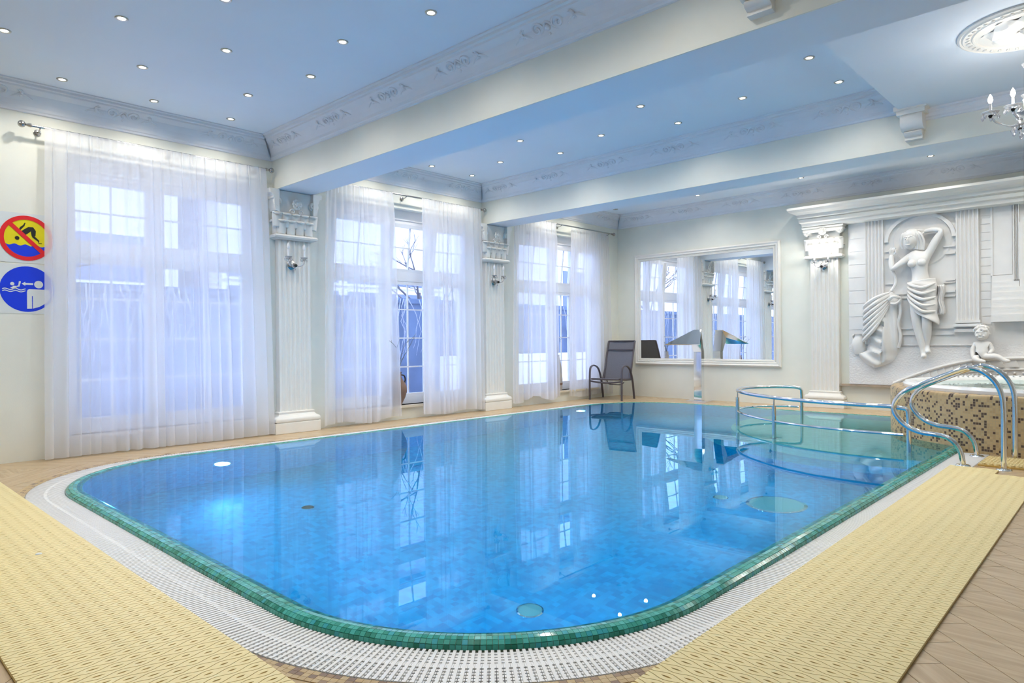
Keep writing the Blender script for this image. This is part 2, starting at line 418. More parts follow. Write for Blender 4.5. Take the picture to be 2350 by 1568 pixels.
# cornices: coved plaster with a running scroll motif
CPROF = [(0, 3.305), (.018, 3.31), (.022, 3.325), (.035, 3.335), (.04, 3.36), (.06, 3.40), (.10, 3.46), (.155, 3.495), (.16, 3.51), (.185, 3.515), (.19, 3.535), (.215, 3.54), (.215, 3.551)]
SCROLL = []
def scroll_mesh():
    def spiral(cx, cz, r, turns, a0, d):
        return [(cx+r*(1-k/26)*cos(a0+d*k/26*turns*2*PI), 0, cz+r*(1-k/26)*sin(a0+d*k/26*turns*2*PI)) for k in range(24)]
    b = B()
    b.tube(spiral(-.10, .03, .055, 1.4, 0, 1), [.011]*24, 5); b.tube(spiral(.10, .03, .055, 1.4, PI, -1), [.011]*24, 5)
    b.tube(smoothpath([(-.34, 0, -.01), (-.26, 0, .03), (-.19, 0, .0), (-.13, 0, -.035), (-.06, 0, .0), (0, 0, .065), (.06, 0, .0), (.13, 0, -.035), (.19, 0, .0), (.26, 0, .03), (.34, 0, -.01)], 5), .010, 5)
    for k in (-1, 1):
        for q in range(4):
            a = .5+q*.45
            b.tube([(k*(.2+.02*q), 0, 0), (k*(.2+.02*q+.06*cos(a)), -.004, .06*sin(a)), (k*(.2+.02*q+.085*cos(a+.35)), 0, .085*sin(a+.35))], [.007, .012, .002], 5)
    b.sphere((0, 0, .02), .026, 8, 6); b.sphere((0, 0, -.03), .018, 8, 6)
    return b.mesh('scroll_ornament', CORN, True)
SCM = scroll_mesh()
TR = [0]
def cornice(x0, y0, x1, y1, nx, ny, m=CORN, motif=True, miter=(1, 1), prof=CPROF):
    """runs from point 0 to point 1 on a wall face, (nx,ny) points into the room"""
    TR[0] += 1
    L = math.hypot(x1-x0, y1-y0); tx, ty = (x1-x0)/L, (y1-y0)/L
    b = B(); mm = len(prof); vs = []
    for e, (x, y, s) in enumerate(((x0, y0, 1), (x1, y1, -1))):
        for o, z in prof:
            k = o*s*miter[e]; vs.append((x+nx*o+tx*k, y+ny*o+ty*k, z))
    b.add(vs, [(k, k+1, mm+k+1, mm+k) for k in range(mm-1)]+[tuple(range(mm)), tuple(range(mm, 2*mm))])
    o = struct(obj('trim_%d' % TR[0], b, m))
    if motif:
        n = max(1, int(L/.98)); ang = math.atan2(ty, tx)
        for i in range(n):
            q = (i+.5)*L/n
            M = T(x0+tx*q+nx*.076, y0+ty*q+ny*.076, 3.432) @ RZ(ang) @ Matrix.Rotation(rad(-48 if (tx*ny-ty*nx) > 0 else 48), 4, 'X')
            link('scroll_ornament', SCM, o, M)
    return o
cornice(0, YB, 0, B1[0], 1, 0)
cornice(0, B1[0]-.012, XD, B1[0]-.012, 0, -1, miter=(1, 0))
cornice(0, B1[1], 0, B2[0], 1, 0)
cornice(0, B2[0]-.012, XD, B2[0]-.012, 0, -1, miter=(1, 0))
cornice(0, B1[1], XD, B1[1], 0, 1, miter=(1, 0))
cornice(0, B2[1], 0, YF, 1, 0)
cornice(0, YF, XR, YF, 0, -1, miter=(1, 0))
PP = [(0, 3.19), (.012, 3.195), (.015, 3.21), (.012, 3.225), (.018, 3.25), (.03, 3.262), (.032, 3.272), (.05, 3.28), (.05, 3.301)]
cornice(XD, B2[0]-.012, XR, B2[0]-.012, 0, -1, motif=False, miter=(0, 0), prof=PP)
cornice(XD, B1[0]-.012, XR, B1[0]-.012, 0, -1, motif=False, miter=(0, 0), prof=PP)

# console brackets under the edge of the lowered ceiling
def corbel(y, label):
    c = thing('corbel', label, 'corbel', (6.08, y, 0), 0)
    obj('top_slab', B().box(-.14, .14, -.20, 0, 3.285, 3.325).box(-.12, .12, -.175, 0, 3.245, 3.285), PLAST, c)
    prof = [(0, 3.245), (-.15, 3.245), (-.158, 3.20), (-.15, 3.15), (-.115, 3.11), (-.08, 3.10), (0, 3.10)]
    obj('scroll_body', B().prism(prof, -.095, .095, lambda a, b2, z: (z, a, b2)), PLAST, c, True)
    obj('drop', B().prism([(0, 3.10), (-.085, 3.10), (-.10, 3.085), (-.085, 3.06), (-.05, 3.045), (-.055, 3.02), (0, 3.015)], -.075, .075, lambda a, b2, z: (z, a, b2)), PLAST, c, True)
    return c
corbel(B2[0]-.012, 'white console bracket on the far beam where the lowered ceiling begins')
corbel(B1[0]-.012, 'white console bracket on the near beam, cut by the top of the photo')

# ------------------------------------------------------------------ windows
def window(n, y0, y1, cuts, tilt):
    w = struct(bpy.data.objects.new('window_%d' % n, None)); COL.objects.link(w); w.location = (-.16, (y0+y1)/2, 0)
    my = (y0+y1)/2
    fr = B()
    for a, b_ in ((y0, y0+.06), (y1-.06, y1)): fr.box(-.035, .035, a-my, b_-my, ZS, 2.86)
    for z0, z1 in ((ZS, .30), (1.98, 2.11), (2.80, 2.86)): fr.box(-.034, .034, y0-my, y1-my, z0, z1)
    obj('window_frame', fr, UPVC, w)
    obj('shutter_box', B().box(-.06, .05, y0-my, y1-my, 2.86, ZT), UPVC, w)
    for c in cuts[1:-1]: obj('mullion', B().box(-.04, .04, c-my-.045, c-my+.045, ZS, 2.86), UPVC, w)
    for k in range(len(cuts)-1):
        a, c = cuts[k]-my+(.06 if k == 0 else .045), cuts[k+1]-my-(.06 if k == len(cuts)-2 else .045)
        mid = (a+c)/2
        for z0, z1, hs in ((.30, 1.98, (.735, 1.155, 1.57)), (2.11, 2.80, (2.46,))):
            up = z0 > 2
            M = Matrix.Identity(4)
            if up and tilt: M = T(0, 0, z0) @ Matrix.Rotation(rad(7), 4, 'Y') @ T(0, 0, -z0)
            s = B()
            for q0, q1 in ((a, a+.05), (c-.05, c)): s.box(-.03, .03, q0, q1, z0, z1)
            s.box(-.029, .029, a+.049, c-.049, z0+.001, z0+.05); s.box(-.029, .029, a+.049, c-.049, z1-.05, z1-.001)
            sh = obj('sash', s, UPVC, w, M=M)
            for h in hs: obj('muntin', B().box(-.012, .012, a+.05, c-.05, h-.009, h+.009), UPVC, sh)
            obj('muntin', B().box(-.011, .011, mid-.009, mid+.009, z0+.05, z1-.05), UPVC, sh)
            zs = [z0+.05]+list(hs)+[z1-.05]
            for i in range(len(zs)-1):
                for q0, q1 in ((a+.05, mid), (mid, c-.05)):
                    link('pane', B().box(-.003, .003, q0, q1, zs[i], zs[i+1]).mesh('pane', PANE), sh)
    obj('window_sill', B().box(-.13, .22, y0-my-.05, y1-my+.05, ZS-.035, ZS), SILLM, w)
    return w
for i, (y0, y1, cuts) in enumerate(WIN): window(i+1, y0, y1, cuts, i > 0)

# ------------------------------------------------------------------ pool basin, water
def basin():
    b = B(); n = len(LOOPC); prof = [(.098, .008), (.112, -.015), (.118, -.1), (.118, ZPOOL)]
    b.sweep(prof, LOOPC, True)
    b.add([(x+nx*.118, y+ny*.118, ZPOOL) for x, y, nx, ny in LOOPC], [tuple(range(n))])
    return b
struct(obj('pool_basin', basin(), POOLT))
nn = len(LOOPC)
struct(obj('pool_water', B().add([(x+nx*.068, y+ny*.068, ZWAT) for x, y, nx, ny in LOOPC], [tuple(range(nn))]), WATER))

# half-round entry platform and step under water
def disc_step(name, r, z, m, label):
    b = B(); c = (5.62, 9.08)
    pts = []
    for k in range(97):
        a = rad(360*k/96); x, y = c[0]+r*cos(a), c[1]+r*sin(a)
        pts.append((min(x, PX1-.12), min(y, PY1-.12)))
    b.prism(pts[:-1], ZPOOL, z)
    return struct(obj(name, b, m))
disc_step('pool_platform', 2.0, -.42, TEALT, '')
disc_step('pool_step', 2.35, -.85, POOLT, '')

def floor_fitting(x, y, r, label, m=PORC):
    t = thing('floor_inlet', label, 'pool fitting', (x, y, ZPOOL))
    obj('cover', B().lathe([(1e-4, .02), (r*.8, .02), (r, .008), (r, 0)], 28), m, t, True)
    obj('collar', B().lathe([(r*1.0, 0), (r*1.0, .012), (r*1.12, .008), (r*1.14, 0)], 28), CHROME, t, True)
floor_fitting(5.02, 3.01, .075, 'small round blue-green cover on the pool floor by the rounded corner')
floor_fitting(5.40, 5.75, .22, 'large round pale green cover on the pool floor before the railing')
floor_fitting(4.94, 5.65, .06, 'small round cover on the pool floor beside the large round cover')
floor_fitting(2.43, 3.01, .05, 'small dark round cover on the pool floor towards the windows', DARK)

def pool_light(x, y, nx, ny, z, label, vis=True):
    a = math.atan2(ny, nx)
    t = thing('pool_light', label, 'pool light', (x, y, z), a, 'underwater lights in the pool wall')
    R = Matrix.Rotation(PI/2, 4, 'Y')
    obj('ring', B().lathe([(.055, 0), (.06, .015), (.08, .015), (.085, 0)], 24).xf(R), CHROME, t, True)
    obj('lens', B().lathe([(1e-4, .012), (.035, .010), (.055, .004)], 24).xf(R), PLENS, t, True)
    lamp('pool_lamp', 'SPOT', (.06, 0, 0), POOL_W, (.06, .52, 1.0), t, shadow_soft_size=.07, spot_size=rad(150), spot_blend=1.0).rotation_euler = (0, rad(-96), 0)
pool_light(PX0+.119, 2.85, 1, 0, -.62, 'lit round lamp in the pool wall below the widest curtain')
pool_light(PX0+.119, 8.60, 1, 0, -.50, 'lit round lamp in the pool wall before the armchair')
for k, y in enumerate((3.0, 4.4, 5.8, 7.2)): pool_light(PX1-.119, y, -1, 0, -.6, 'unseen lamp added in the pool wall below the long mat, %s from the ladder' % ('fourth', 'third', 'second', 'first')[k])  # unseen lamps, added to light the pool more evenly
for k, x in enumerate((2.3, 3.6, 4.9)): pool_light(x, PY0+.119, 0, 1, -.6, 'unseen lamp added in the rounded end wall of the pool, %s from windows' % ('first', 'second', 'third')[k])  # more added lamps out of view, for azure light on the pool floor

# green mosaic lip
LIP = [(0, 0), (.005, .017), (.022, .028), (.046, .0305), (.070, .0275), (.092, .016), (.106, .0)]
rim = struct(bpy.data.objects.new('pool_lip', None)); COL.objects.link(rim)
obj('lip_core', B().sweep([(0, -.06)]+[(d+.0015, z-.0015) for d, z in LIP]+[(.11, -.03)], LOOP, True), GROUTG, rim)
def strip_pieces(name, rows, parent, m_near, m_far, gap, th, limit=300, skew=0):
    """quads between neighbouring loop points, for each row (d0,z0,d1,z1); the nearest are pieces, the rest one stuff mesh"""
    cand = []
    n = len(LOOP)
    for i in range(n):
        x0, y0, ax, ay = LOOP[i]; x1, y1, bx, by = LOOP[(i+1) % n]
        if in_tub(x0, y0, .02): continue
        for (d0, z0, d1, z1) in rows:
            p = [Vector((x0+ax*d0, y0+ay*d0, z0)), Vector((x1+bx*d0, y1+by*d0, z0)), Vector((x1+bx*d1, y1+by*d1, z1)), Vector((x0+ax*d1, y0+ay*d1, z1))]
            c = sum(p, Vector())/4
            nrm = (p[1]-p[0]).cross(p[3]-p[0]).normalized()
            q = [c+(v-c)*(1-gap) for v in p]
            cand.append((near(c.x, c.y), q, nrm, c))
    cand.sort(key=lambda e: e[0])
    far = B()
    for k, (_, q, nrm, c) in enumerate(cand):
        vs = [v-nrm*th for v in q]+[v+nrm*th for v in q]
        fs = [(4,5,6,7),(0,1,5,4),(1,2,6,5),(2,3,7,6),(3,0,4,7)]
        if k < limit:
            link(name, B().add([v-c for v in vs], fs).mesh(name, m_near), parent, T(*c))
        else: far.add(vs, fs)
    o = obj(name+'_run', far, m_far, parent); o['kind'] = 'stuff'
rows = [(LIP[i][0], LIP[i][1], LIP[i+1][0], LIP[i+1][1]) for i in range(6)]
strip_pieces('mosaic_tile', rows, rim, RIMT, RIMT_S, .07, .0015)

# white overflow grate
grate = struct(bpy.data.objects.new('overflow_grate', None)); COL.objects.link(grate)
obj('gutter', B().sweep([(-.245, -.004), (-.245, -.05), (.001, -.05), (.001, -.004)], LOOPC, True), CHAN, grate)
def grate_slats():
    cand = []; n = len(LOOP)
    for i in range(n):
        x, y, nx, ny = LOOP[i]
        xm, ym = x-nx*.12, y-ny*.12
        if in_tub(xm, ym, -.10): continue
        cand.append((near(xm, ym), x, y, nx, ny))
    cand.sort(key=lambda e: e[0])
    def slat():
        b = B()
        b.box(-.24, -.004, -.0058, .0058, -.018, .003)
        for j in range(11):
            if j == 5: continue
            d = -.225+j*.0205; b.box(d-.0070, d+.0070, -.0115, .0115, -.016, -.0015)
        b.box(-.132, -.112, -.0115, .0115, -.016, .0015)
        return b
    me = slat().mesh('grate_slat', GRATE); far = B()
    for k, (_, x, y, nx, ny) in enumerate(cand):
        M = T(x, y, 0) @ RZ(math.atan2(ny, nx))
        if k < 300: link('grate_slat', me, grate, M)
        else:
            s = B().box(-.24, -.004, -.0058, .0058, -.018, .003).box(-.132, -.112, -.0115, .0115, -.016, .0015)
            for j in (1, 3, 7, 9):
                d = -.225+j*.0205; s.box(d-.0070, d+.0070, -.0115, .0115, -.016, -.0015)
            s.xf(M); far.add(s.v, s.f)
    o = obj('grate_slat_run', far, GRATE, grate); o['kind'] = 'stuff'
grate_slats()

# brown mosaic border outside the grate
border = struct(bpy.data.objects.new('mosaic_border', None)); COL.objects.link(border)
obj('border_bed', B().sweep([(-.246, -.03), (-.246, .0005), (-.312, .0005), (-.312, -.03)], LOOPC, True), GROUT, border)
strip_pieces('mosaic_tile', [(-.247-.0215*(i+1), .001, -.247-.0215*i, .001) for i in range(3)], border, BORDER, BORDER_S, .05, .0018)

# ------------------------------------------------------------------ floor of herringbone planks around the pool
OUT = [(x-nx*.309, y-ny*.309) for x, y, nx, ny in pool_loop(.22)]
def clip(poly, a, b, inside):
    """keep the part of poly on the inner (left) or outer side of the edge a-b"""
    def side(p): return (b[0]-a[0])*(p[1]-a[1])-(b[1]-a[1])*(p[0]-a[0])
    out = []
    for i in range(len(poly)):
        p, q = poly[i], poly[(i+1) % len(poly)]; sp, sq = side(p), side(q)
        if not inside: sp, sq = -sp, -sq
        if sp >= 0: out.append(p)
        if (sp >= 0) != (sq >= 0):
            t = sp/(sp-sq); out.append((p[0]+(q[0]-p[0])*t, p[1]+(q[1]-p[1])*t))
    return out
def minus_pool(poly):
    pieces = []
    for i in range(len(OUT)):
        a, b = OUT[i], OUT[(i+1) % len(OUT)]
        o = clip(poly, a, b, False)
        if len(o) > 2: pieces.append(o)
        poly = clip(poly, a, b, True)
        if len(poly) < 3: break
    return pieces
def pool_dist(x, y):
    dx = max(PX0+PR-x, 0, x-PX1+PR); dy = max(PY0+PR-y, 0, y-PY1+PR)
    return math.hypot(dx, dy)-PR      # >0 outside
def planks():
    fl = struct(bpy.data.objects.new('floor', None)); COL.objects.link(fl)
    # substrate below the planks, as four slabs round the basin and its corners
    sub = B()
    n = len(OUT)
    ring = [(x, y) for x, y in OUT]
    box = []
    for x, y in ring:      # project outwards to the room rectangle
        cx_, cy_ = (PX0+PX1)/2, (PY0+PY1)/2; dx, dy = x-cx_, y-cy_
        tt = min(((XR-cx_) if dx > 0 else -cx_)/dx if abs(dx) > 1e-6 else 1e9, ((YF-cy_) if dy > 0 else (YB-cy_))/dy if abs(dy) > 1e-6 else 1e9)
        box.append((cx_+dx*tt, cy_+dy*tt))
    sub.add([(x, y, -.012) for x, y in ring]+[(x, y, -.012) for x, y in box], [(i, (i+1) % n, n+(i+1) % n, n+i) for i in range(n)])
    sub.add([(0,YB,-.02),(XR,YB,-.02),(XR,.9,-.02),(0,.9,-.02)], [(0,1,2,3)])
    sub.add([(6.75,YB,-.02),(XR,YB,-.02),(XR,YF,-.02),(6.75,YF,-.02)], [(0,1,2,3)])
    obj('grout_bed', sub, mat('dark_grout', (.10, .08, .06), .9), fl)
    Wd, nL = .155, 6; Lg = Wd*nL; g = .0015
    ox, oy = 6.57, 2.64
    ca, sa = cos(PI/4), sin(PI/4)
    cand = []
    def put(u0, u1, v0, v1, turn):
        u0 += g; u1 -= g; v0 += g; v1 -= g
        P = [(ox+u*ca-v*sa, oy+u*sa+v*ca) for u, v in ((u0, v0), (u1, v0), (u1, v1), (u0, v1))]
        cx_ = sum(p[0] for p in P)/4; cy_ = sum(p[1] for p in P)/4
        if not (-.6 < cx_ < XR+.6 and YB-.6 < cy_ < YF+.6): return
        if pool_dist(cx_, cy_) < -.5: return
        if in_tub(cx_, cy_, .4): return
        for a, b, ins in (((.001, 50), (.001, -50), True), ((-50, YF-.001), (50, YF-.001), False), ((XR-.001, -50), (XR-.001, 50), True), ((-50, YB+.001), (50, YB+.001), True)):
            P = clip(P, a, b, ins)
            if len(P) < 3: return
        P2 = minus_pool(P)
        if not P2: return
        d = near(cx_, cy_)
        cand.append((d, P2, cx_, cy_, PI/4+(PI/2 if turn else 0)))
    for i in range(-90, 91):
        for k in range(-8, 9):
            a = i+2*nL*k
            put(a*Wd, a*Wd+Lg, i*Wd, (i+1)*Wd, False)
            c = a
            put(c*Wd, (c+1)*Wd, (i-2*nL+1)*Wd, (i-nL+1)*Wd, True)
    cand.sort(key=lambda e: e[0])
    far = B()
    for k, (d, P2, cx_, cy_, an) in enumerate(cand):
        b = B()
        for P in P2: b.prism(P, -.012, 0)
        if k < 300:
            M = T(cx_, cy_, 0) @ RZ(an); Mi = M.inverted()
            b.xf(Mi); link('plank', b.mesh('plank', WOOD), fl, M)
        else: far.add(b.v, b.f)
    if far.v:
        o = obj('plank_run', far, WOOD, fl); o['kind'] = 'stuff'
    return len(cand)
planks()

# ------------------------------------------------------------------ pilasters
def pilaster(x, y, rz, label, h=2.95, capital='basket'):
    """local: wall at y=0, room towards -y, width along x"""
    p = thing('pilaster', label, 'pilaster', (x, y, 0), rz)
    bevel(obj('plinth', B().box(-.30, .30, -.155, 0, 0, .13), PLAST, p), .006)
    def mold(prof, name):   # rectangular moulding following three sides
        b = B(); m = len(prof); vs = []
        for sx, sy in ((-1, 0), (-1, 1), (1, 1), (1, 0)):
            for w, d, z in prof: vs.append((sx*w, -d if sy else 0, z))
        b.add(vs, [(i*m+k, (i+1)*m+k, (i+1)*m+k+1, i*m+k+1) for i in range(3) for k in range(m-1)]+[(m-1, 2*m-1, 3*m-1, 4*m-1)])
        return obj(name, b, PLAST, p, True)
    mold([(.27, .14, .13), (.295, .155, .145), (.298, .158, .17), (.285, .148, .195), (.25, .125, .21), (.235, .11, .235), (.24, .115, .245), (.24, .115, .258), (.225, .10, .265)], 'base_torus')
    # fluted shaft
    prof = []; W2, D = .21, .085
    prof += [(-W2, 0), (-W2, -D), (-W2+.02, -D)]
    nf = 6; fw = (2*W2-.04)/nf
    for i in range(nf):
        a = -W2+.02+i*fw
        for k in range(5):
            q = k/4; prof.append((a+fw*(.14+.72*q), -D+(.016*sin(PI*q))))
    prof += [(W2-.02, -D), (W2, -D), (W2, 0)]
    b = B(); n = len(prof)
    b.add([(px, py, .26) for px, py in prof]+[(px, py, 2.39) for px, py in prof], [(i, i+1, n+i+1, n+i) for i in range(n-1)]+[tuple(range(n, 2*n))])
    obj('fluted_shaft', b, PLAST, p)
    mold([(.22, .095, 2.355), (.25, .12, 2.36), (.282, .15, 2.375), (.288, .155, 2.395), (.27, .14, 2.415), (.24, .11, 2.42)], 'necking')
    # capital: tapering basket with overhanging leaves, volutes, rosette and abacus
    top = h
    mold([(.215, .085, 2.41), (.225, .09, 2.60), (.235, .095, 2.70), (.235, .095, top-.001)], 'capital_bell')
    leaf = B()
    def lfn(u, v):      # bulging blade whose tip rolls forward and down
        w = .066*(1-.25*(1-v)**2)*(1 if v < .8 else 1-.35*((v-.8)/.2)**2); x_ = (2*u-1)*w
        bul = .026*cos(PI/2*(2*u-1))
        if v < .7: return (x_, -bul-.012*v/.7, .17*v/.7)
        a = (v-.7)/.3*PI*1.05; return (x_, -bul-.012-.030*(1-cos(a))/2*1.6, .17+.024*sin(a)-.012*(v-.7)/.3)
    leaf.grid(lfn, 8, 14)
    lm = leaf.mesh('leaf', PLAST, True)
    def lf(xx, yy, z, s, ry=0):
        o = link('leaf', lm, p, T(xx, yy, z) @ RZ(ry) @ Matrix.Scale(s, 4)); sd = o.modifiers.new('thick', 'SOLIDIFY'); sd.thickness = .016
    for i in range(4): lf(-.178+.119*i, -.092, 2.42, .92)
    for i in range(5): lf(-.236+.118*i, -.088, 2.50, .95)
    for s in (-1, 1):
        lf(s*.222, -.045, 2.42, .92, s*PI/2)
    for s in (-1, 1):
        sp = B()
        pts = [(s*(.235+.0*k)+s*.055*(1-k/30)*cos(-PI/2+s*0+k/30*3.2*PI)*1, -.13, 2.80+.055*(1-k/30)*sin(-PI/2+k/30*3.2*PI)) for k in range(26)]
        sp.tube(pts, [.02*(1-.5*k/26) for k in range(26)], 6); sp.lathe([(1e-4, -.02), (.05, -.02), (.05, .02), (1e-4, .02)], 14).xf(Matrix.Identity(4))
        v = B().tube(pts, [.022*(1-.5*k/26) for k in range(26)], 6)
        v.add(*(lambda q: (q.v, q.f))(B().lathe([(1e-4, .0), (.052, .0), (.052, .12), (1e-4, .12)], 18).xf(T(s*.235, 0, 2.80) @ Matrix.Rotation(PI/2, 4, 'X'))))
        obj('volute', v, PLAST, p, True)
    ro = B()
    for k in range(10):
        a = 2*PI*k/10; ro.sphere((.045*cos(a), -.012, .045*sin(a)), .022, 8, 6, (1, .6, 1))
    ro.sphere((0, -.02, 0), .03, 10, 8)
    for k in range(8):
        a = 2*PI*k/8+.2; ro.sphere((.026*cos(a), -.03, .026*sin(a)), .012, 6, 5)
    obj('rosette', ro, PLAST, p, True, T(0, -.145, 2.79))
    for s in (-1, 1):
        ho = B(); ho.tube([(s*.05+s*.034*(1-k/22)*cos(k/22*2.6*PI), -.14, 2.70+.034*(1-k/22)*sin(k/22*2.6*PI)) for k in range(20)], .010, 5)
        obj('helix', ho, PLAST, p, True)
    if capital == 'abacus':
        mold([(.27, .13, top-.09), (.30, .16, top-.07), (.305, .165, top-.045), (.29, .15, top-.04), (.315, .175, top-.015), (.315, .175, top)], 'abacus')
    else:
        for s in (-1, 1):   # moulded ears standing out beside the beam
            prof = [(0, top), (.16, top), (.155, top-.05), (.12, top-.06), (.12, top-.075), (.105, top-.08), (.105, top-.11), (.085, top-.115), (.085, top-.21), (.06, top-.26), (0, top-.27)]
            e = B().prism([(a, z) for a, z in prof], .0, .15, lambda a, z, q: (s*(.225+a*.75), -q, z))
            obj('abacus_ear', e, PLAST, p, True)
    return p
pilaster(.003, 4.19, PI/2, 'fluted white pilaster under the near beam, beside the widest curtain', ZB-.005)
pilaster(.003, 7.68, PI/2, 'fluted white pilaster under the far beam, between the two split curtains', ZB-.005)
pilaster(3.98, YF-.003, 0, 'fluted white pilaster with lit sconce beside the relief wall', ZB-.085, 'abacus')

# ------------------------------------------------------------------ crystal sconces
DROP = B().lathe([(1e-4, -.045), (.008, -.036), (.011, -.022), (.004, -.008), (.001, 0)], 7).mesh('crystal_drop', CRYST)
def candle_arm(t, ang, r, z, lit, pan=.04):
    """an arm from the body outwards with pan, candle, bulb and drops; ang in the local xy plane"""
    dx, dy = cos(ang), sin(ang)
    pts = smoothpath([(0, 0, z-.03), (dx*r*.45, dy*r*.45, z-.075), (dx*r*.85, dy*r*.85, z-.05), (dx*r, dy*r, z)], 5)
    a = obj('arm', B().tube(pts, .007, 6), CRYST, t, True)
    obj('drip_pan', B().lathe([(.012, 0), (pan*.8, .006), (pan, .022), (pan*.9, .018), (.012, .008)], 14, (dx*r, dy*r, z)), CRYST, a, True)
    obj('cup', B().lathe([(.006, -.02), (.014, -.008), (.014, .0), (.006, .002)], 10, (dx*r, dy*r, z)), DARK, a, True)
    obj('candle', B().lathe([(.009, 0), (.009, .075), (1e-4, .075)], 10, (dx*r, dy*r, z+.008)), BULBOFF, t, True)
    obj('bulb', B().lathe([(1e-4, .0), (.010, .005), (.016, .022), (.013, .04), (.006, .056), (1e-4, .066)], 12, (dx*r, dy*r, z+.083)), BULB if lit else BULBOFF, t, True)
    for k in range(5):
        q = 2*PI*k/5+.4
        link('crystal_drop', DROP, a, T(dx*r+pan*.9*cos(q), dy*r+pan*.9*sin(q), z+.012))
    return (dx*r, dy*r, z+.12)
def sconce(x, y, rz, z, lit, label):
    """local: wall at y=0, room towards -y"""
    t = thing('crystal_sconce', label, 'wall lamp', (x, y, z), rz)
    obj('backplate', B().lathe([(1e-4, 0), (.05, .003), (.058, .014), (.045, .024), (.02, .032), (1e-4, .034)], 20).xf(Matrix.Rotation(PI/2, 4, 'X')), BRUSH, t, True)
    obj('body', B().sphere((0, -.075, -.01), .03, 10, 8).tube([(0, -.02, 0), (0, -.09, -.01)], .012, 8), CRYST, t, True)
    obj('knob', B().sphere((.0, -.115, -.012), .02, 10, 8), DARK, t, True)
    for s in (-1, 1):
        g = -PI/2+s*1.05
        dx = cos(g)
        p = candle_arm_at(t, g, lit)
    link('crystal_drop', DROP, t, T(0, -.09, -.03))
    return t
def candle_arm_at(t, g, lit):
    e = obj('arm_socket', B().lathe([(.012, -.006), (.016, 0), (.012, .006)], 10, (0, -.08, 0)), BRUSH, t, True)
    dx, dy, r, z = cos(g), sin(g), .12, .07
    pts = smoothpath([(0, -.08, 0), (dx*r*.5, -.08+dy*r*.4, -.02), (dx*r*.95, -.08+dy*r*.75, .015), (dx*r, -.08+dy*r*.8, z)], 5)
    a = obj('arm', B().tube(pts, .008, 6), CRYST, t, True)
    X, Y = dx*r, -.08+dy*r*.8
    obj('drip_pan', B().lathe([(.010, 0), (.035, .006), (.045, .02), (.038, .016), (.010, .008)], 14, (X, Y, z)), CRYST, a, True)
    obj('cup', B().lathe([(.006, -.02), (.015, -.008), (.015, .0), (.006, .002)], 10, (X, Y, z)), DARK, a, True)
    obj('candle', B().lathe([(.011, 0), (.011, .10), (1e-4, .10)], 10, (X, Y, z+.008)), BULBOFF, t, True)
    obj('bulb', B().lathe([(1e-4, .0), (.012, .006), (.020, .026), (.016, .05), (.007, .07), (1e-4, .085)], 12, (X, Y, z+.108)), BULB if lit else BULBOFF, t, True)
    for k in range(5):
        q = 2*PI*k/5+.4; link('crystal_drop', DROP, a, T(X+.038*cos(q), Y+.038*sin(q), z+.01))
    if lit: lamp('candle_light', 'POINT', (X, Y-.03, z+.15), CANDLE_W, (1, .97, .92), t, shadow_soft_size=.03)
sconce(.0925, 4.14, PI/2, 2.05, False, 'unlit crystal wall sconce on the pilaster under the near beam')
sconce(.0925, 7.64, PI/2, 2.05, False, 'unlit crystal wall sconce on the pilaster under the far beam')
sconce(3.98, YF-.0925, 0, 2.24, True, 'lit crystal wall sconce on the pilaster by the relief wall')

# ------------------------------------------------------------------ curtains and rods
def curtain(y0, y1, yb0, yb1, folds, label, x=.145, zb=.02, seed=1, wav=.0, amp=1.0):
    rnd = random.Random(seed)
    ph = [rnd.uniform(0, 6.28) for _ in range(6)]; am = [rnd.uniform(.5, 1) for _ in range(6)]
    nu, nv = max(60, int((y1-y0)*120)), 24
    # each fold has its own width so that gathered stretches alternate with slack ones
    cum = [0]
    for _ in range(folds): cum.append(cum[-1]+rnd.uniform(.4, 1.8))
    cum = [c/cum[-1] for c in cum]
    lap = [rnd.choice((.02, .06, .18, .30, .36)) for _ in range(folds)]
    def fold(u):
        for i in range(folds):
            if u <= cum[i+1]: return lap[i]*(cum[i+1]-cum[i])*(y1-y0)
        return 0
    def phase(u):
        for i in range(folds):
            if u <= cum[i+1]: return 2*PI*(i+(u-cum[i])/(cum[i+1]-cum[i]))
        return 2*PI*folds
    def fn(u, v):
        z = 3.165-(3.165-zb)*v
        a, b_ = y0+(y1-y0)*u, yb0+(yb1-yb0)*u
        w = v**.7
        p = phase(u)
        k = (1+.5*sin(ph[0]+u*17))
        yy = a+(b_-a)*w+fold(u)*sin(p)*(.35+.65*w)
        xx = x+amp*(.007+.020*w)*cos(p+.4*sin(3*v+ph[2]))*k+.003*sin(2.3*p+ph[3])*(1-v)+amp*.014*w*sin(u*7+ph[4])
        if v < .06: xx = x+.012*sin(p*2.0)*.6
        if v > .98: z += wav*sin(u*9+ph[5])*.5+wav*.5
        return (xx, yy, z)
    b = B().grid(fn, nu, nv)
    o = obj('curtain', b, VOILE, None, True)
    o.location = (0, 0, 0)
    tag(o, label, 'curtain')
    return o
curtain(1.60, 3.80, 1.57, 3.88, 20, 'wide sheer white curtain hung over the window beside the pool signs', seed=3, zb=.015)
curtain(4.60, 5.64, 4.55, 5.74, 9, 'sheer curtain half between the near pilaster and the brown vase', seed=5, zb=.02, wav=.05)
curtain(6.15, 7.32, 6.12, 7.35, 10, 'sheer curtain half between the brown vase and the far pilaster', seed=8, zb=.03, wav=.03)
curtain(8.08, 9.16, 8.02, 9.20, 9, 'sheer curtain half between the far pilaster and the grey vase', seed=11, zb=.06, wav=.10)
curtain(9.70, 10.86, 9.58, 10.96, 10, 'sheer curtain half hanging behind the armchair', seed=14, zb=.05, wav=.03, x=.055, amp=.45)
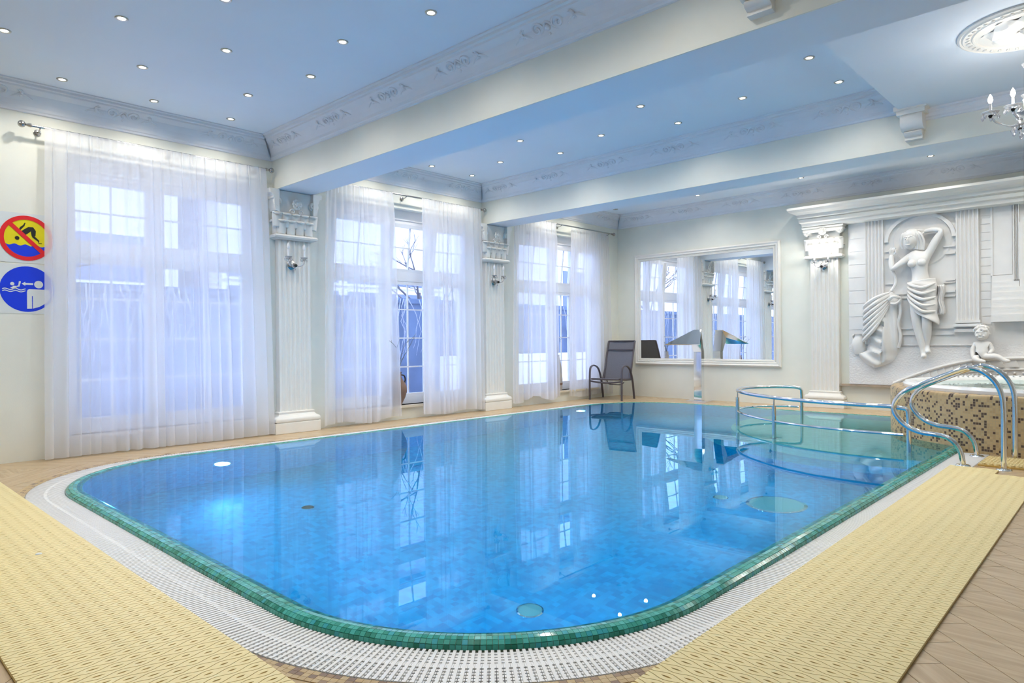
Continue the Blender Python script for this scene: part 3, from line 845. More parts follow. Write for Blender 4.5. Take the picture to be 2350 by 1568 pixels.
def rod(y0, y1, label, brackets):
    t = thing('curtain_rod', label, 'curtain rod', (.115, y0, 3.165))
    L = y1-y0
    obj('pole', B().tube([(0, 0, 0), (0, L, 0)], .012, 12), BRUSH, t, True)
    for yy, s in ((0, -1), (L, 1)):
        f = obj('finial', B().sphere((0, yy+s*.075, 0), .032, 16, 10), BRUSH, t, True)
        obj('neck', B().tube([(0, yy, 0), (0, yy+s*.02, 0), (0, yy+s*.045, 0)], [.018, .016, .008], 10), BRUSH, f, True)
    for q in brackets:
        b = obj('bracket', B().tube([(-.113, q-y0, -.03), (-.05, q-y0, -.03), (-.012, q-y0, -.018), (0, q-y0, -.012)], .007, 8), BRUSH, t, True)
        obj('wall_disc', B().lathe([(1e-4, .0), (.03, .0), (.03, .01), (.02, .016), (1e-4, .016)], 18).xf(T(-.113, q-y0, -.03) @ Matrix.Rotation(PI/2, 4, 'Y')), BRUSH, b, True)
rod(1.50, 3.81, 'brushed curtain rod with ball ends over the widest curtain', (1.57, 2.75, 3.72))
rod(4.55, 7.36, 'brushed curtain rod over the window with the brown vase', (4.7, 5.9, 7.28))
rod(8.02, 10.88, 'brushed curtain rod over the window behind the armchair', (8.1, 9.35, 10.8))

# ------------------------------------------------------------------ pool signs
def stroke(pts, ws):
    """flat outline of a thick line through 2-D points"""
    P = [Vector(p) for p in pts]; L, R_ = [], []
    for i, p in enumerate(P):
        t = (P[min(i+1, len(P)-1)]-P[max(i-1, 0)]).normalized(); n = Vector((-t.y, t.x)); w = ws[i]/2 if isinstance(ws, (list, tuple)) else ws/2
        L.append(p+n*w); R_.append(p-n*w)
    return [tuple(p) for p in R_]+[tuple(p) for p in reversed(L)]
def circ(cx, cyy, r, n=40, a0=0, a1=2*PI): return [(cx+r*cos(a0+(a1-a0)*i/n), cyy+r*sin(a0+(a1-a0)*i/n)) for i in range(n)]
def sign(y, z, R, label):
    return thing('pool_sign', label, 'sign', (.001, y, z)), (lambda poly, d0, d1: B().prism(poly, d0, d1, lambda a, b, c: (c, a*R, b*R)))
def sq(w): return [(-w, -w), (w, -w), (w, w), (-w, w)]
def strokes(R, pts, ws, d0, d1):
    o = stroke(pts, ws); n = len(pts); b = B()
    for k in range(n-1):
        q = [o[k], o[k+1], o[2*n-2-k], o[2*n-1-k]]
        b.prism(q, d0, d1, lambda a, c, e: (e, a*R, c*R))
    return b
t, F2 = sign(1.476, 2.115, .213, 'round no-diving sign in red, yellow and blue beside the curtain')
obj('sheet', F2(sq(1.10), 0, .002), SHEET, t)
obj('yellow_disc', F2(circ(0, 0, .86), .002, .003), YEL, t)
wav = [(-.84+1.68*i/40, -.30+.035*cos(i/40*2*PI*4.2)-.03*i/40) for i in range(41)]
wpoly = [p for p in circ(0, 0, .86, 60, PI+.36, 2*PI-.36)]+[p for p in reversed(wav) if p[0]**2+p[1]**2 < .74]
obj('blue_water', F2(wpoly, .003, .004), BLU, t)
rg = B(); n = 64
for k in range(n):
    a, b_ = 2*PI*k/n, 2*PI*(k+1)/n
    q = [(r*cos(e)*.213, r*sin(e)*.213) for r, e in ((.82, a), (1, a), (1, b_), (.82, b_))]
    rg.add([(.006, *p) for p in q], [(0, 1, 2, 3)])
obj('red_ring', rg, RED, t)
dv = obj('diver', strokes(.213, [(-.24, .12), (-.02, .30), (.12, .42), (.20, .43), (.255, .34), (.26, .14), (.26, .08), (.42, -.06), (.46, -.1)], [.20, .22, .20, .19, .19, .15, .10, .07, .05], .004, .005), BLK, t)
obj('head', F2(circ(-.345, -.02, .085, 20), .004, .005), BLK, dv)
obj('arm', strokes(.213, [(-.26, .34), (-.2, .45), (-.1, .55), (-.05, .68)], [.06, .09, .06, .04], .004, .005), BLK, dv)
obj('foot', strokes(.213, [(.44, -.08), (.45, -.18), (.57, -.19)], .03, .004, .005), BLK, dv)
obj('slash', F2(stroke([(-.62, .62), (.62, -.62)], .17), .0055, .0065), RED, t)
t, F2 = sign(1.480, 1.632, .216, 'round blue child supervision sign with white figures beside the curtain')
obj('sheet', F2(sq(1.08), 0, .002), SHEET, t)
obj('blue_disc', F2(circ(0, 0, 1, 64), .002, .003), BLU, t)
bd = [(-.02, -.86), (-.02, -.12), (.0, -.04), (.06, 0), (.74, 0), (.82, -.05), (.85, -.14), (.85, -.36), (.70, -.58), (.45, -.76), (.2, -.85)]
ad = obj('adult_body', F2(bd, .003, .004), SHEET, t)
obj('adult_head', F2(circ(.41, .22, .165, 28), .003, .004), SHEET, ad)
obj('arm_line', F2(stroke([(.175, -.86), (.175, -.30)], .028), .0035, .0048), BLU, ad)
obj('arrow', F2([(.21, .19), (.21, .27), (-.08, .27), (-.08, .32), (-.21, .23), (-.08, .14), (-.08, .19)], .003, .004), SHEET, t)
ch = obj('child_body', F2([(-.62, .03), (-.5, .12), (-.38, .12), (-.33, .16), (-.31, .33), (-.25, .34), (-.24, .30), (-.29, .10), (-.42, .07), (-.36, .02), (-.5, -.01)], .003, .004), SHEET, t)
obj('child_head', F2(circ(-.545, .21, .075, 20), .003, .004), SHEET, ch)
for k in (0, 1):
    obj('wave', strokes(.216, [(-.90+.83*i/24, -.02-.085*k+.028*sin(i/24*2*PI*2.2)) for i in range(25)], .036, .003, .004), SHEET, t)

# ------------------------------------------------------------------ recessed downlights
def downlight_meshes():
    ring = B().lathe([(.026, -.001), (.028, -.006), (.042, -.008), (.046, -.003), (.046, 0)], 24).mesh('ring', RING, True)
    on = B().lathe([(1e-4, -.004), (.018, -.004), (.026, -.002)], 20).mesh('lens', LENS, True)
    off = B().lathe([(1e-4, -.003), (.020, -.002), (.030, -.001)], 20).mesh('lens', LENSOFF, True)
    return ring, on, off
RG, ON, OFF = downlight_meshes()
def downlight(x, y, bay, lit=True, lab=None, grp=None):
    t = thing('downlight', lab or 'lit round recessed downlight in the %s' % bay, 'downlight', (x, y, ZC), 0, grp or 'downlights in the %s' % bay)
    link('ring', RG, t); link('lens', ON if lit else OFF, t)
    if lit: lamp('downlight_beam', 'SPOT', (0, 0, -.02), SPOT_W, (1, .94, .84), t, shadow_soft_size=.03, spot_size=rad(152), spot_blend=.8)
ORD = ('first', 'second', 'third', 'fourth', 'fifth', 'sixth', 'seventh', 'eighth', 'ninth', 'tenth', 'eleventh')
EV, OD = (.47, 2.15, 3.87, 5.59), (1.29, 2.98, 4.74)
ROWS = sorted(EV+OD)+[6.45, 7.31, 8.17, 9.03]
for bay, ref, grp, ev, od in (('by the pool signs', 'near beam', 'downlights on the side of the pool signs', (.88, 1.67, 2.46, 3.24), (1.1, 2.09, 3.05)),
                              ('between the two beams', 'far beam', 'downlights between the two beams', (5.30, 6.07, 6.84), (4.88, 5.74, 6.6)),
                              ('over the mirror side', 'mirror wall', 'downlights over the mirror side', (8.95, 9.73, 10.51), (8.55, 9.35, 10.15))):
    for n, x in enumerate(ROWS):
        if x > 6 and ref != 'mirror wall': continue
        ys = sorted(ev if x in EV or n in (8, 10) else od, reverse=True)
        for k, y in enumerate(ys):
            if n == 0 and ref == 'mirror wall' and k == 0:
                downlight(x, y, bay, False, 'unlit dark recessed downlight near the corner behind the armchair', grp); continue
            downlight(x, y, bay, True, 'lit downlight %s, %s row from windows, %s from %s' % (bay, ORD[n], ORD[k], ref), grp)

# ------------------------------------------------------------------ mirror on the far wall
t = thing('wall_mirror', 'large mirror in a white moulded frame on the far wall', 'mirror', (1.835, YF, .62))
def frame_ring(w0, w1, d, hw=1.425, hh=2.12):
    b = B(); prof = [(w0, 0), (w0, d*.6), (w0+(w1-w0)*.3, d), (w0+(w1-w0)*.55, d*.75), (w0+(w1-w0)*.8, d*.8), (w1, d*.35), (w1, 0)]
    m = len(prof); vs = []
    for sx, sz in ((-1, -1), (1, -1), (1, 1), (-1, 1)):
        for w, dd in prof: vs.append((sx*(hw-w), -dd, hh/2+sz*(hh/2-w)))
    return b.add(vs, [(i*m+k, ((i+1) % 4)*m+k, ((i+1) % 4)*m+k+1, i*m+k+1) for i in range(4) for k in range(m-1)])
obj('outer_frame', frame_ring(0, .085, .055), PLAST, t)
obj('inner_frame', frame_ring(.085, .125, .03), PLAST, t)
obj('mirror_glass', B().box(-1.30, 1.30, -.012, -.002, .125, 1.995), MIRR, t)

# ------------------------------------------------------------------ waterfall spout
t = thing('waterfall_spout', 'polished steel waterfall spout standing before the mirror', 'water spout', (1.95, 10.88, 0))
bevel(obj('base_plate', B().box(-.20, .20, -.12, .12, 0, .025), CHROME, t), .003)
bevel(obj('post', B().box(-.075, .075, -.05, .05, .025, .88), CHROME, t), .003)
nk = B().add([(-.075, -.05, .88), (.075, -.05, .88), (.075, .05, .88), (-.075, .05, .88), (-.10, -.14, 1.10), (.10, -.14, 1.10), (.07, -.05, 1.26), (-.07, -.05, 1.26)],
             [(0,1,5,4), (1,2,6,5), (2,3,7,6), (3,0,4,7), (4,5,6,7)])
obj('neck', nk, CHROME, t)
bl = B().add([(-.07, -.04, 1.27), (.07, -.04, 1.27), (.33, -.58, 1.015), (-.33, -.58, 1.015), (-.09, -.13, 1.13), (.09, -.13, 1.13), (.32, -.57, 1.005), (-.32, -.57, 1.005)],
             [(0,1,2,3), (4,7,6,5), (0,4,5,1), (1,5,6,2), (2,6,7,3), (3,7,4,0)])
obj('spout_blade', bl, CHROME, t)

# ------------------------------------------------------------------ reclining armchair
def armchair():
    t = thing('garden_armchair', 'dark reclining garden armchair with mesh sling in the far corner', 'armchair', (.18, 10.05, 0), rad(10))
    w = .64
    for x in (0, w):
        pts = smoothpath([(x, 0, 0), (x, .0, .30), (x, .015, .54), (x, .07, .61), (x, .20, .625), (x, .36, .56), (x, .47, .38), (x, .53, .16), (x, .56, 0)], 6)
        obj('arm_leg', B().tube(pts, .021, 8, flat=.7), CHAIRF, t, True)
    obj('front_rail', B().tube(smoothpath([(0, .02, .345), (w*.25, .0, .325), (w*.5, -.01, .318), (w*.75, .0, .325), (w, .02, .345)], 5), .016, 8), CHAIRF, t, True)
    for x in (.045, w-.045): obj('seat_rail', B().tube([(x, -.01, .385), (x, .30, .365), (x, .52, .36)], .017, 8), CHAIRF, t, True)
    obj('seat_front_bar', B().tube([(.045, -.01, .385), (w-.045, -.01, .385)], .017, 8), CHAIRF, t, True)
    obj('support_loop', B().tube(smoothpath([(.30, .10, .36), (.32, .12, .30), (.38, .14, .285), (.56, .14, .285), (w-.01, .12, .33)], 5), .009, 8), CHAIRF, t, True)
    obj('seat_sling', B().grid(lambda u, v: (.05+(w-.10)*u, -.005+.5*v, .390-.03*v-.025*sin(PI*u)), 8, 6), SLING, t, True)
    bx = lambda u, v: (.05+(w-.10)*u, .50+.20*v+.02*v*v, .37+.71*v)
    for x in (.05, w-.05):
        obj('back_rail', B().tube([(x, .50+.20*v+.03*v**3, .37+.71*v) for v in (0, .2, .4, .6, .8, .95, 1.0)], .018, 8), CHAIRF, t, True)
    obj('back_top_bar', B().tube([(.05, .73, 1.08), (w-.05, .73, 1.08)], .012, 8), CHAIRF, t, True)
    obj('back_sling', B().grid(lambda u, v: (.05+(w-.10)*u, .50+.20*v+.03*v**3+.02*sin(PI*u), .37+.70*v), 8, 10), SLING, t, True)
    obj('headrest_seam', B().box(.06, w-.06, .652, .672, .905, .925), CHAIRF, t)
    for x in (.06, w-.06): obj('recline_strut', B().tube([(x, .40, .36), (x-.02, .55, .55)], .008, 6), CHAIRF, t, True)
armchair()

# ------------------------------------------------------------------ railing round the half-round platform
t = thing('pool_railing', 'curved steel pool railing with two rails rising from the water', 'railing', (4.6, 8.2, -.42))
def loc(p): return (p[0]-4.6, p[1]-8.2, p[2]+.42)
RP = [(4.19, 9.50), (3.95, 9.44), (3.73, 9.18), (3.68, 8.84), (3.79, 8.46), (4.12, 8.03), (4.60, 7.66), (5.06, 7.45), (5.52, 7.36), (5.99, 7.36)]
path = [(p.x, p.y) for p in smoothpath([(x, y, 0) for x, y in RP], 6)]
top = [(4.22, 9.53, ZWAT-.4), (4.22, 9.53, .30), (4.22, 9.525, .385), (4.205, 9.51, .41)]+[(x, y, .425) for x, y in path[2:-2]]+[(6.01, 7.36, .41), (6.03, 7.36, .385), (6.035, 7.36, .30), (6.035, 7.36, -.40)]
obj('top_rail', B().tube([loc(p) for p in top], .0215, 10), CHROME, t, True)
obj('lower_rail', B().tube([loc((x, y, .155)) for x, y in path], .014, 8), CHROME, t, True)
for x, y in ((3.79, 8.46), (4.60, 7.66)):
    pz = obj('post', B().tube([loc((x, y, -.40)), loc((x, y, .335))], .0235, 10), CHROME, t, True)
    obj('rail_pin', B().tube([loc((x, y, .335)), loc((x, y, .41))], .008, 8), CHROME, pz, True)
    obj('foot_flange', B().lathe([(.024, .015), (.05, .012), (.055, 0)], 16, loc((x, y, -.42))), CHROME, pz, True)

# ------------------------------------------------------------------ two ladder handrails
def handrail(y, label, dx=0):
    t = thing('ladder_handrail', label, 'handrail', (6.57+dx, y, 0), 0)
    pts = [(0, 0), (-.005, .06), (-.03, .15), (-.10, .225), (-.20, .25), (-.32, .262), (-.43, .31), (-.51, .40), (-.525, .48), (-.49, .56), (-.41, .635), (-.19, .74), (.0, .825), (.07, .835), (.15, .805), (.225, .73), (.27, .63), (.285, .50), (.285, .25), (.285, 0)]
    P = smoothpath([(a, 0, z) for a, z in pts], 5)
    obj('tube', B().tube(P, .0215, 12), CHROME, t, True)
    for a in (0, .285): obj('flange', B().lathe([(.022, .014), (.05, .012), (.058, .004), (.06, 0)], 20, (a, 0, 0)), CHROME, t, True)
handrail(6.81, 'steel ladder handrail loop at the end of the long yellow mat')
handrail(7.44, 'steel ladder handrail loop against the mosaic tub wall')

# ------------------------------------------------------------------ hot tub
t = thing('hot_tub', 'round raised hot tub clad in brown and tan mosaic', 'hot tub', (TUBC[0], TUBC[1], 0))
obj('mosaic_wall', B().lathe([(TUBR, ZPOOL), (TUBR, .515), (TUBR-.012, .538), (TUBR-.03, .545), (1.46, .545), (1.46, .40)], 96), TUBT, t, True)
obj('acrylic_rim', B().lathe([(1.52, .545), (1.525, .575), (1.50, .60), (1.44, .605), (1.40, .60), (1.37, .57), (1.30, .40), (1.15, .28), (1.0, .22), (1e-4, .20)], 72), TUB, t, True)
obj('tub_water', B().lathe([(1e-4, .555), (1.355, .555)], 72), WATERT, t)
for k in range(44):
    a = rad(30+120*k/43); M = RZ(a) @ T(1.415, 0, .606)
    if k == 0: sl = B().box(-.03, .03, -.010, .010, -.004, .003).mesh('rim_slot', GRATE)
    link('rim_slot', sl, t, M)

# ------------------------------------------------------------------ yellow floor mats
def mat_strip(L, k, p=.0317, per=.127, A=.0085, gap=.0034):
    """one wavy rib across the mat, with slits at its wide places; local x across, y along"""
    b = B(); n = int(L/per*12)
    s = 1 if k % 2 == 0 else -1
    def e(x):
        c = cos(2*PI*x/per)*s
        q = (c-.72)/.28
        return .0046*math.sqrt(q) if q > 0 else 0
    for half in (0, 1):
        lo, hi = [], []
        for i in range(n+1):
            x = L*i/n; a = A*cos(2*PI*x/per)*s
            if half == 0: l, h = -p/2-a+gap/2, -e(x)
            else: l, h = e(x), p/2+a-gap/2
            lo.append((x, l)); hi.append((x, h))
        m = len(lo)
        vs = [(x, y, .0125) for x, y in lo]+[(x, y, .0125) for x, y in hi]+[(x, y, .003) for x, y in lo]+[(x, y, .003) for x, y in hi]
        fs = []
        for i in range(m-1):
            fs += [(i, i+1, m+i+1, m+i), (2*m+i, i, i+1, 2*m+i+1)[::-1], (m+i, m+i+1, 3*m+i+1, 3*m+i)[::-1]]
        fs += [(0, m, 3*m, 2*m), (m-1, 2*m-1, 4*m-1, 3*m-1)]
        b.add(vs, fs)
    return b
def yellow_mat(name, label, loc_, rz, wid, length, cut=None, per=.127, p=.0317):
    t = thing(name, label, 'mat', loc_, rz)
    n = int(length/p)
    if cut is None: base = B().box(0, wid, 0, n*p, .0, .003)
    else: base = B().box(0, wid, 0, cut[1]*p, .0, .003).box(0, cut[0], cut[1]*p, n*p, 0, .003)
    obj('backing', base, MATB, t)
    ms = [mat_strip(wid, k, p, per).mesh('rib', MATY) for k in (0, 1)]
    mc = [mat_strip(cut[0], k, p, per).mesh('rib', MATY) for k in (0, 1)] if cut else None
    for k in range(n):
        me = mc[k % 2] if cut and k >= cut[1] else ms[k % 2]
        link('rib', me, t, T(0, (k+.5)*p, 0))
    return t
yellow_mat('pool_mat', 'long yellow ribbed pool mat laid up to the ladder handrails', (6.555, .85, .001), rad(.6), .62, 5.88, (.34, 178))
yellow_mat('pool_mat', 'long yellow ribbed pool mat laid before the rounded pool end', (6.30, .47, .001), rad(90), .61, 5.88)

def small_mat():
    t = thing('step_mat', 'short thick yellow mat between the ladder handrails and the tub', 'mat', (6.66, 6.90, .001))
    obj('backing', B().box(0, .62, 0, .48, 0, .012), MATB, t)
    cell = B()
    cell.lathe([(.013, .012), (.013, .026), (.021, .026), (.021, .012)], 8)
    cell.box(-.026, -.013, -.006, .006, .014, .024); cell.box(.013, .026, -.006, .006, .014, .024)
    me = cell.mesh('mat_cell', MATY)
    for i in range(12):
        for j in range(11):
            x, y = .03+.05*i+(.025 if j % 2 else 0), .03+.042*j
            if x > .60 or in_tub(6.66+x, 6.9+y, -.03) or math.hypot(x-.195, y+.09) < .05: continue
            link('mat_cell', me, t, T(x, y, 0))
small_mat()
tag(obj('plastic_disc', B().lathe([(1e-4, .004), (.012, .004), (.015, 0)], 16, (3.55, .84, .0145)), SHEET, None, True), 'small pale round disc lying on the yellow mat', 'disc')

# ------------------------------------------------------------------ vases with bare twigs on the sills
def twigs(t, z, seed, n, h, spread):
    r = random.Random(seed)
    for i in range(n):
        a = r.uniform(0, 2*PI); k = r.uniform(.3, 1)*spread
        pts = smoothpath([(0, 0, z-.05), (k*.2*cos(a), k*.2*sin(a), z+h*.3), (k*.6*cos(a+.2), k*.6*sin(a+.2), z+h*.65), (k*cos(a), k*sin(a), z+h*r.uniform(.8, 1.05))], 4)
        m = len(pts); tw = obj('twig', B().tube(pts, [.005*(1-.75*q/m) for q in range(m)], 5), TWIG, t, True)
        for q in range(4):
            s = pts[int(m*(.35+.15*q))]; b_ = a+r.uniform(-1.2, 1.2); L = r.uniform(.06, .14)
            obj('side_twig', B().tube([s, s+Vector((L*.6*cos(b_), L*.6*sin(b_), L*.5)), s+Vector((L*cos(b_), L*sin(b_), L))], [.003, .002, .001], 4), TWIG, tw, True)
t = thing('floor_vase', 'brown terracotta amphora with bare twigs on the window sill', 'vase', (-.0, 5.80, ZS+.001))
obj('body', B().lathe([(1e-4, 0), (.055, 0), (.065, .03), (.11, .12), (.135, .21), (.125, .28), (.085, .35), (.055, .40), (.055, .46), (.065, .475), (.05, .47), (.045, .40)], 28), VASE, t, True)
for s in (-1, 1): obj('handle', B().tube(smoothpath([(0, s*.05, .43), (0, s*.11, .42), (0, s*.135, .37), (0, s*.12, .28)], 5), .010, 8), DARK, t, True)
twigs(t, .45, 3, 7, .55, .30)
t = thing('tall_vase', 'tall slim grey vase with bare twigs on the sill by the armchair', 'vase', (-.02, 9.36, ZS+.001))
obj('body', B().lathe([(1e-4, 0), (.075, 0), (.085, .05), (.09, .2), (.075, .40), (.05, .56), (.04, .61), (.048, .64), (.036, .63), (.03, .5)], 24), VASEG, t, True)
obj('band', B().lathe([(.087, .10), (.092, .12), (.0905, .14)], 24), VASE, t, True)
twigs(t, .62, 9, 6, .40, .20)

# ------------------------------------------------------------------ entablature over the relief wall
TR[0] += 1
EP = [(0, 2.86), (.10, 2.865), (.19, 2.88), (.20, 2.93), (.235, 2.945), (.24, 2.99), (.225, 3.0), (.26, 3.02), (.265, 3.065), (.31, 3.09), (.36, 3.10), (.40, 3.135), (.40, 3.17), (.02, 3.175), (0, 3.175)]
b = B(); m = len(EP); vs = []
for o_, z in EP: vs.append((3.82-o_*.75, YF, z))
for o_, z in EP: vs.append((3.82-o_*.75, YF-o_, z))
for o_, z in EP: vs.append((XR, YF-o_, z))
b.add(vs, [(i*m+k, (i+1)*m+k, (i+1)*m+k+1, i*m+k+1) for i in range(2) for k in range(m-1)])
struct(obj('trim_%d' % TR[0], b, PLAST))

# ------------------------------------------------------------------ relief wall
PY = 11.20      # face of the relief panel
rel = thing('plaster_relief', 'white plaster relief wall with pilasters, arch and stairs behind the tub', 'wall relief', (4.33, YF, .39))
def RL(b): return b.xf(T(-4.33, -YF, -.39))
obj('panel', RL(B().box(4.33, XR-.01, PY, YF-.003, 1.0, 2.87)), STUC, rel)
obj('rough_ground', RL(B().box(4.33, XR-.01, PY-.004, YF-.003, .39, 1.0)), ROUGHP, rel)
def fluted(x0, x1, z0, z1, d=.045, nf=5):
    prof = [(x0, PY), (x0, PY-d), (x0+.012, PY-d)]; fw = (x1-x0-.024)/nf
    for i in range(nf):
        for k in range(5): prof.append((x0+.012+fw*(i+.12+.76*k/4), PY-d+.022*sin(PI*k/4)))
    prof += [(x1-.012, PY-d), (x1, PY-d), (x1, PY)]; n = len(prof)
    return RL(B().add([(a, c, z0) for a, c in prof]+[(a, c, z1) for a, c in prof], [(i, i+1, n+i+1, n+i) for i in range(n-1)]+[tuple(range(n))]))
obj('fluted_pilaster', fluted(4.57, 4.83, 1.0, 2.87), STUC, rel)
obj('fluted_pilaster', fluted(5.755, 6.02, 1.33, 2.87, .055), STUC, rel)
obj('pilaster_base', RL(B().box(5.74, 6.035, PY-.075, PY, 1.295, 1.335).box(5.72, 6.05, PY-.09, PY, 1.245, 1.285).box(5.73, 6.04, PY-.06, PY, 1.17, 1.215)), STUC, rel)
am = B()
for r0, r1, d in ((.505, .56, .045),):
    pts = [(5.30+.455*cos(PI*k/36), 2.52+.39*sin(PI*k/36)) for k in range(37)]; pt2 = [(5.30+.405*cos(PI*k/36), 2.52+.345*sin(PI*k/36)) for k in range(37)]
    am.prism(pts+pt2[::-1], PY-d, PY, lambda a, z, c: (a, c, z))
obj('arch_moulding', RL(am), STUC, rel, False)
obj('niche', RL(B().lathe([(1e-4, 0), (.33, 0), (.36, .012), (.38, 0)], 48).xf(T(5.33, PY-.001, 2.50) @ Matrix.Rotation(PI/2, 4, 'X'))), STUC, rel, True)
for x0, x1, z, w in ((4.85, 5.74, 1.75, .03), (4.85, 5.74, 1.68, .014), (4.85, 4.98, 2.385, .016), (4.85, 4.95, 2.29, .022), (5.60, 5.74, 2.385, .018), (5.62, 5.74, 2.29, .03), (5.62, 5.74, 1.91, .018), (5.60, 5.74, 1.875, .012), (4.85, 4.98, 1.90, .014), (5.03, 6.05, 1.235, .028), (5.03, 5.72, 1.14, .010), (5.03, 6.1, .985, .008)):
    obj('string_course', RL(B().box(x0, x1, PY-.024, PY, z-w/2, z+w/2)), STUC, rel)
for k in range(9):
    obj('brick_course', RL(B().box(4.345, 4.56, PY-.006, PY, 1.03+.2*k, 1.216+.2*k)), STUC, rel)
for k in range(14):
    obj('brick_course', RL(B().box(6.035, 6.15, PY-.006, PY, 1.27+.115*k, 1.377+.115*k)), STUC, rel)
obj('door_jamb', RL(B().box(6.15, 6.175, PY-.03, PY, 1.93, 2.87)), STUC, rel)
obj('door_panel', RL(B().box(6.175, 6.39, PY-.012, PY, 1.94, 2.87)), STUC, rel)
obj('fluted_pilaster', fluted(6.40, 6.47, 1.86, 2.87, .04, 3), STUC, rel)
obj('broken_wall', RL(B().prism([(6.47, 1.2), (8.6, 1.2), (8.6, 2.75), (6.75, 2.75), (6.62, 2.66), (6.53, 2.70), (6.47, 2.62)], PY-.05, PY, lambda a, z, c: (a, c, z))), STUC, rel)
for k, z in enumerate((1.93, 1.845, 1.77, 1.70, 1.60, 1.50, 1.40)):
    obj('stair_step', RL(B().box(6.165, 6.36+.055*k+.05, PY-.03-.018*k, PY, z-.10, z)), STUC, rel)
# arched frieze the cherub sits on
fz = [(4.97, .44), (5.19, .545), (5.47, .66), (5.78, .755), (6.04, .80), (6.52, .83), (7.1, .835), (7.7, .80), (8.3, .71)]
fzs = smoothpath([(x, 0, z) for x, z in fz], 5)
fb = B().prism([(p.x, p.z) for p in fzs]+[(8.3, .40), (4.95, .40)][0:2], PY-.10, PY, lambda a, z, c: (a, c, z))
obj('frieze', RL(fb), STUC, rel, False)
obj('frieze_moulding', RL(B().tube([(p.x, PY-.105, p.z-.015) for p in fzs], .022, 8)), STUC, rel, True)
obj('frieze_moulding', RL(B().tube([(p.x, PY-.105, p.z-.165) for p in fzs[4:]], .012, 8)), STUC, rel, True)
tri = B().prism([(-.05, -.045), (.05, -.045), (.02, .045)], 0, .022).mesh('frieze_triangle', STUC)
for i in range(24):
    k = 3+i*1.5; j = int(k); p = fzs[min(j, len(fzs)-1)].lerp(fzs[min(j+1, len(fzs)-1)], k-j)
    link('frieze_triangle', tri, rel, T(p.x-4.33, PY-.10-YF, p.z-.085-.39) @ Matrix.Rotation(PI/2, 4, 'X'))
bead = B().sphere((0, 0, 0), .017, 8, 6).mesh('frieze_bead', STUC, True)
for i in range(36):
    k = 6+i*.9; j = int(k)
    if j+1 >= len(fzs): break
    p = fzs[j].lerp(fzs[j+1], k-j); link('frieze_bead', bead, rel, T(p.x-4.33, PY-.102-YF, p.z-.215-.39))
struct(obj('trim_90', B().box(4.18, 5.55, YF-.085, YF-.04+.04, .355, .385), MARBLE))

# ---- standing draped figure, cherub, drapery mound and jug in high relief
def skinned(name, verts, edges, radii, m, parent, root=0, sub=2):
    me = bpy.data.meshes.new(name); me.from_pydata(verts, edges, []); me.update(); me.materials.append(m)
    o = link(name, me, parent); sk = o.modifiers.new('skin', 'SKIN'); sk.use_smooth_shade = True
    if not me.skin_vertices: 
        bpy.context.view_layer.objects.active = o
    for i, r in enumerate(radii):
        me.skin_vertices[0].data[i].radius = r if isinstance(r, tuple) else (r, r)
        me.skin_vertices[0].data[i].use_root = (i == root)
    s = o.modifiers.new('subdiv', 'SUBSURF'); s.levels = sub; s.render_levels = sub
    return o
Y0 = PY-.06
fg = thing('relief_figure', 'white plaster figure in a draped cloth, one arm raised behind the head', 'statue', (5.36, PY, .80))
def FL(x, z, y=0): return (x-5.36, Y0+y-PY, z-.80)
V = [FL(5.33, 1.80), FL(5.32, 1.98, -.02), FL(5.31, 2.14, -.03), FL(5.29, 2.26, -.02), FL(5.25, 2.35, -.02),
     FL(5.18, 2.27, -.02), FL(5.07, 2.17, -.06), FL(4.965, 2.10, -.06), FL(4.955, 2.24, -.05), FL(4.96, 2.33, -.04),
     FL(5.42, 2.28, -.02), FL(5.51, 2.45, -.04), FL(5.60, 2.61, -.03), FL(5.47, 2.635, -.02), FL(5.36, 2.62, .0),
     FL(5.26, 1.72, -.02), FL(5.275, 1.36, -.07), FL(5.30, 1.20, -.04), FL(5.35, .93, -.03), FL(5.365, .845, -.05), FL(5.375, .81, -.12),
     FL(5.42, 1.72, .0), FL(5.41, 1.30, -.08), FL(5.40, 1.15, -.02), FL(5.385, .99, .0), FL(5.40, .92, -.02), FL(5.43, .875, -.08)]
E_ = [(0,1),(1,2),(2,3),(3,4),(3,5),(5,6),(6,7),(7,8),(8,9),(3,10),(10,11),(11,12),(12,13),(13,14),(0,15),(15,16),(16,17),(17,18),(18,19),(19,20),(0,21),(21,22),(22,23),(23,24),(24,25),(25,26)]
Rr = [(.15,.11),(.105,.085),(.125,.095),(.10,.08),.05, .062,.05,.046,.04,.03, .062,.056,.05,.042,.03, (.105,.10),.068,.066,.04,.042,.035, (.105,.10),.068,.064,.04,.04,.035]
skinned('body', V, E_, Rr, STUC, fg)
obj('chest', B().sphere(FL(5.235, 2.165, -.105), .058, 12, 8).sphere(FL(5.36, 2.17, -.105), .058, 12, 8), STUC, fg, True)
hb = B().sphere((0, 0, 0), .112, 18, 14, (.86, .95, 1.22))
hd = obj('head', hb.xf(T(*FL(5.215, 2.51, -.05)) @ Matrix.Rotation(rad(10), 4, 'Y')), STUC, fg, True)
obj('face', B().tube([FL(5.195, 2.53, -.155), FL(5.19, 2.50, -.175), FL(5.19, 2.475, -.165)], [.010, .014, .016], 6)
    .tube([FL(5.165, 2.44, -.145), FL(5.195, 2.436, -.158), FL(5.225, 2.44, -.148)], .010, 6)
    .tube([FL(5.14, 2.545, -.14), FL(5.165, 2.555, -.152), FL(5.185, 2.545, -.152)], .008, 6).tube([FL(5.205, 2.545, -.152), FL(5.235, 2.555, -.15), FL(5.262, 2.545, -.135)], .008, 6)
    .sphere(FL(5.165, 2.525, -.14), .014, 8, 6).sphere(FL(5.232, 2.525, -.14), .014, 8, 6), STUC, hd, True)
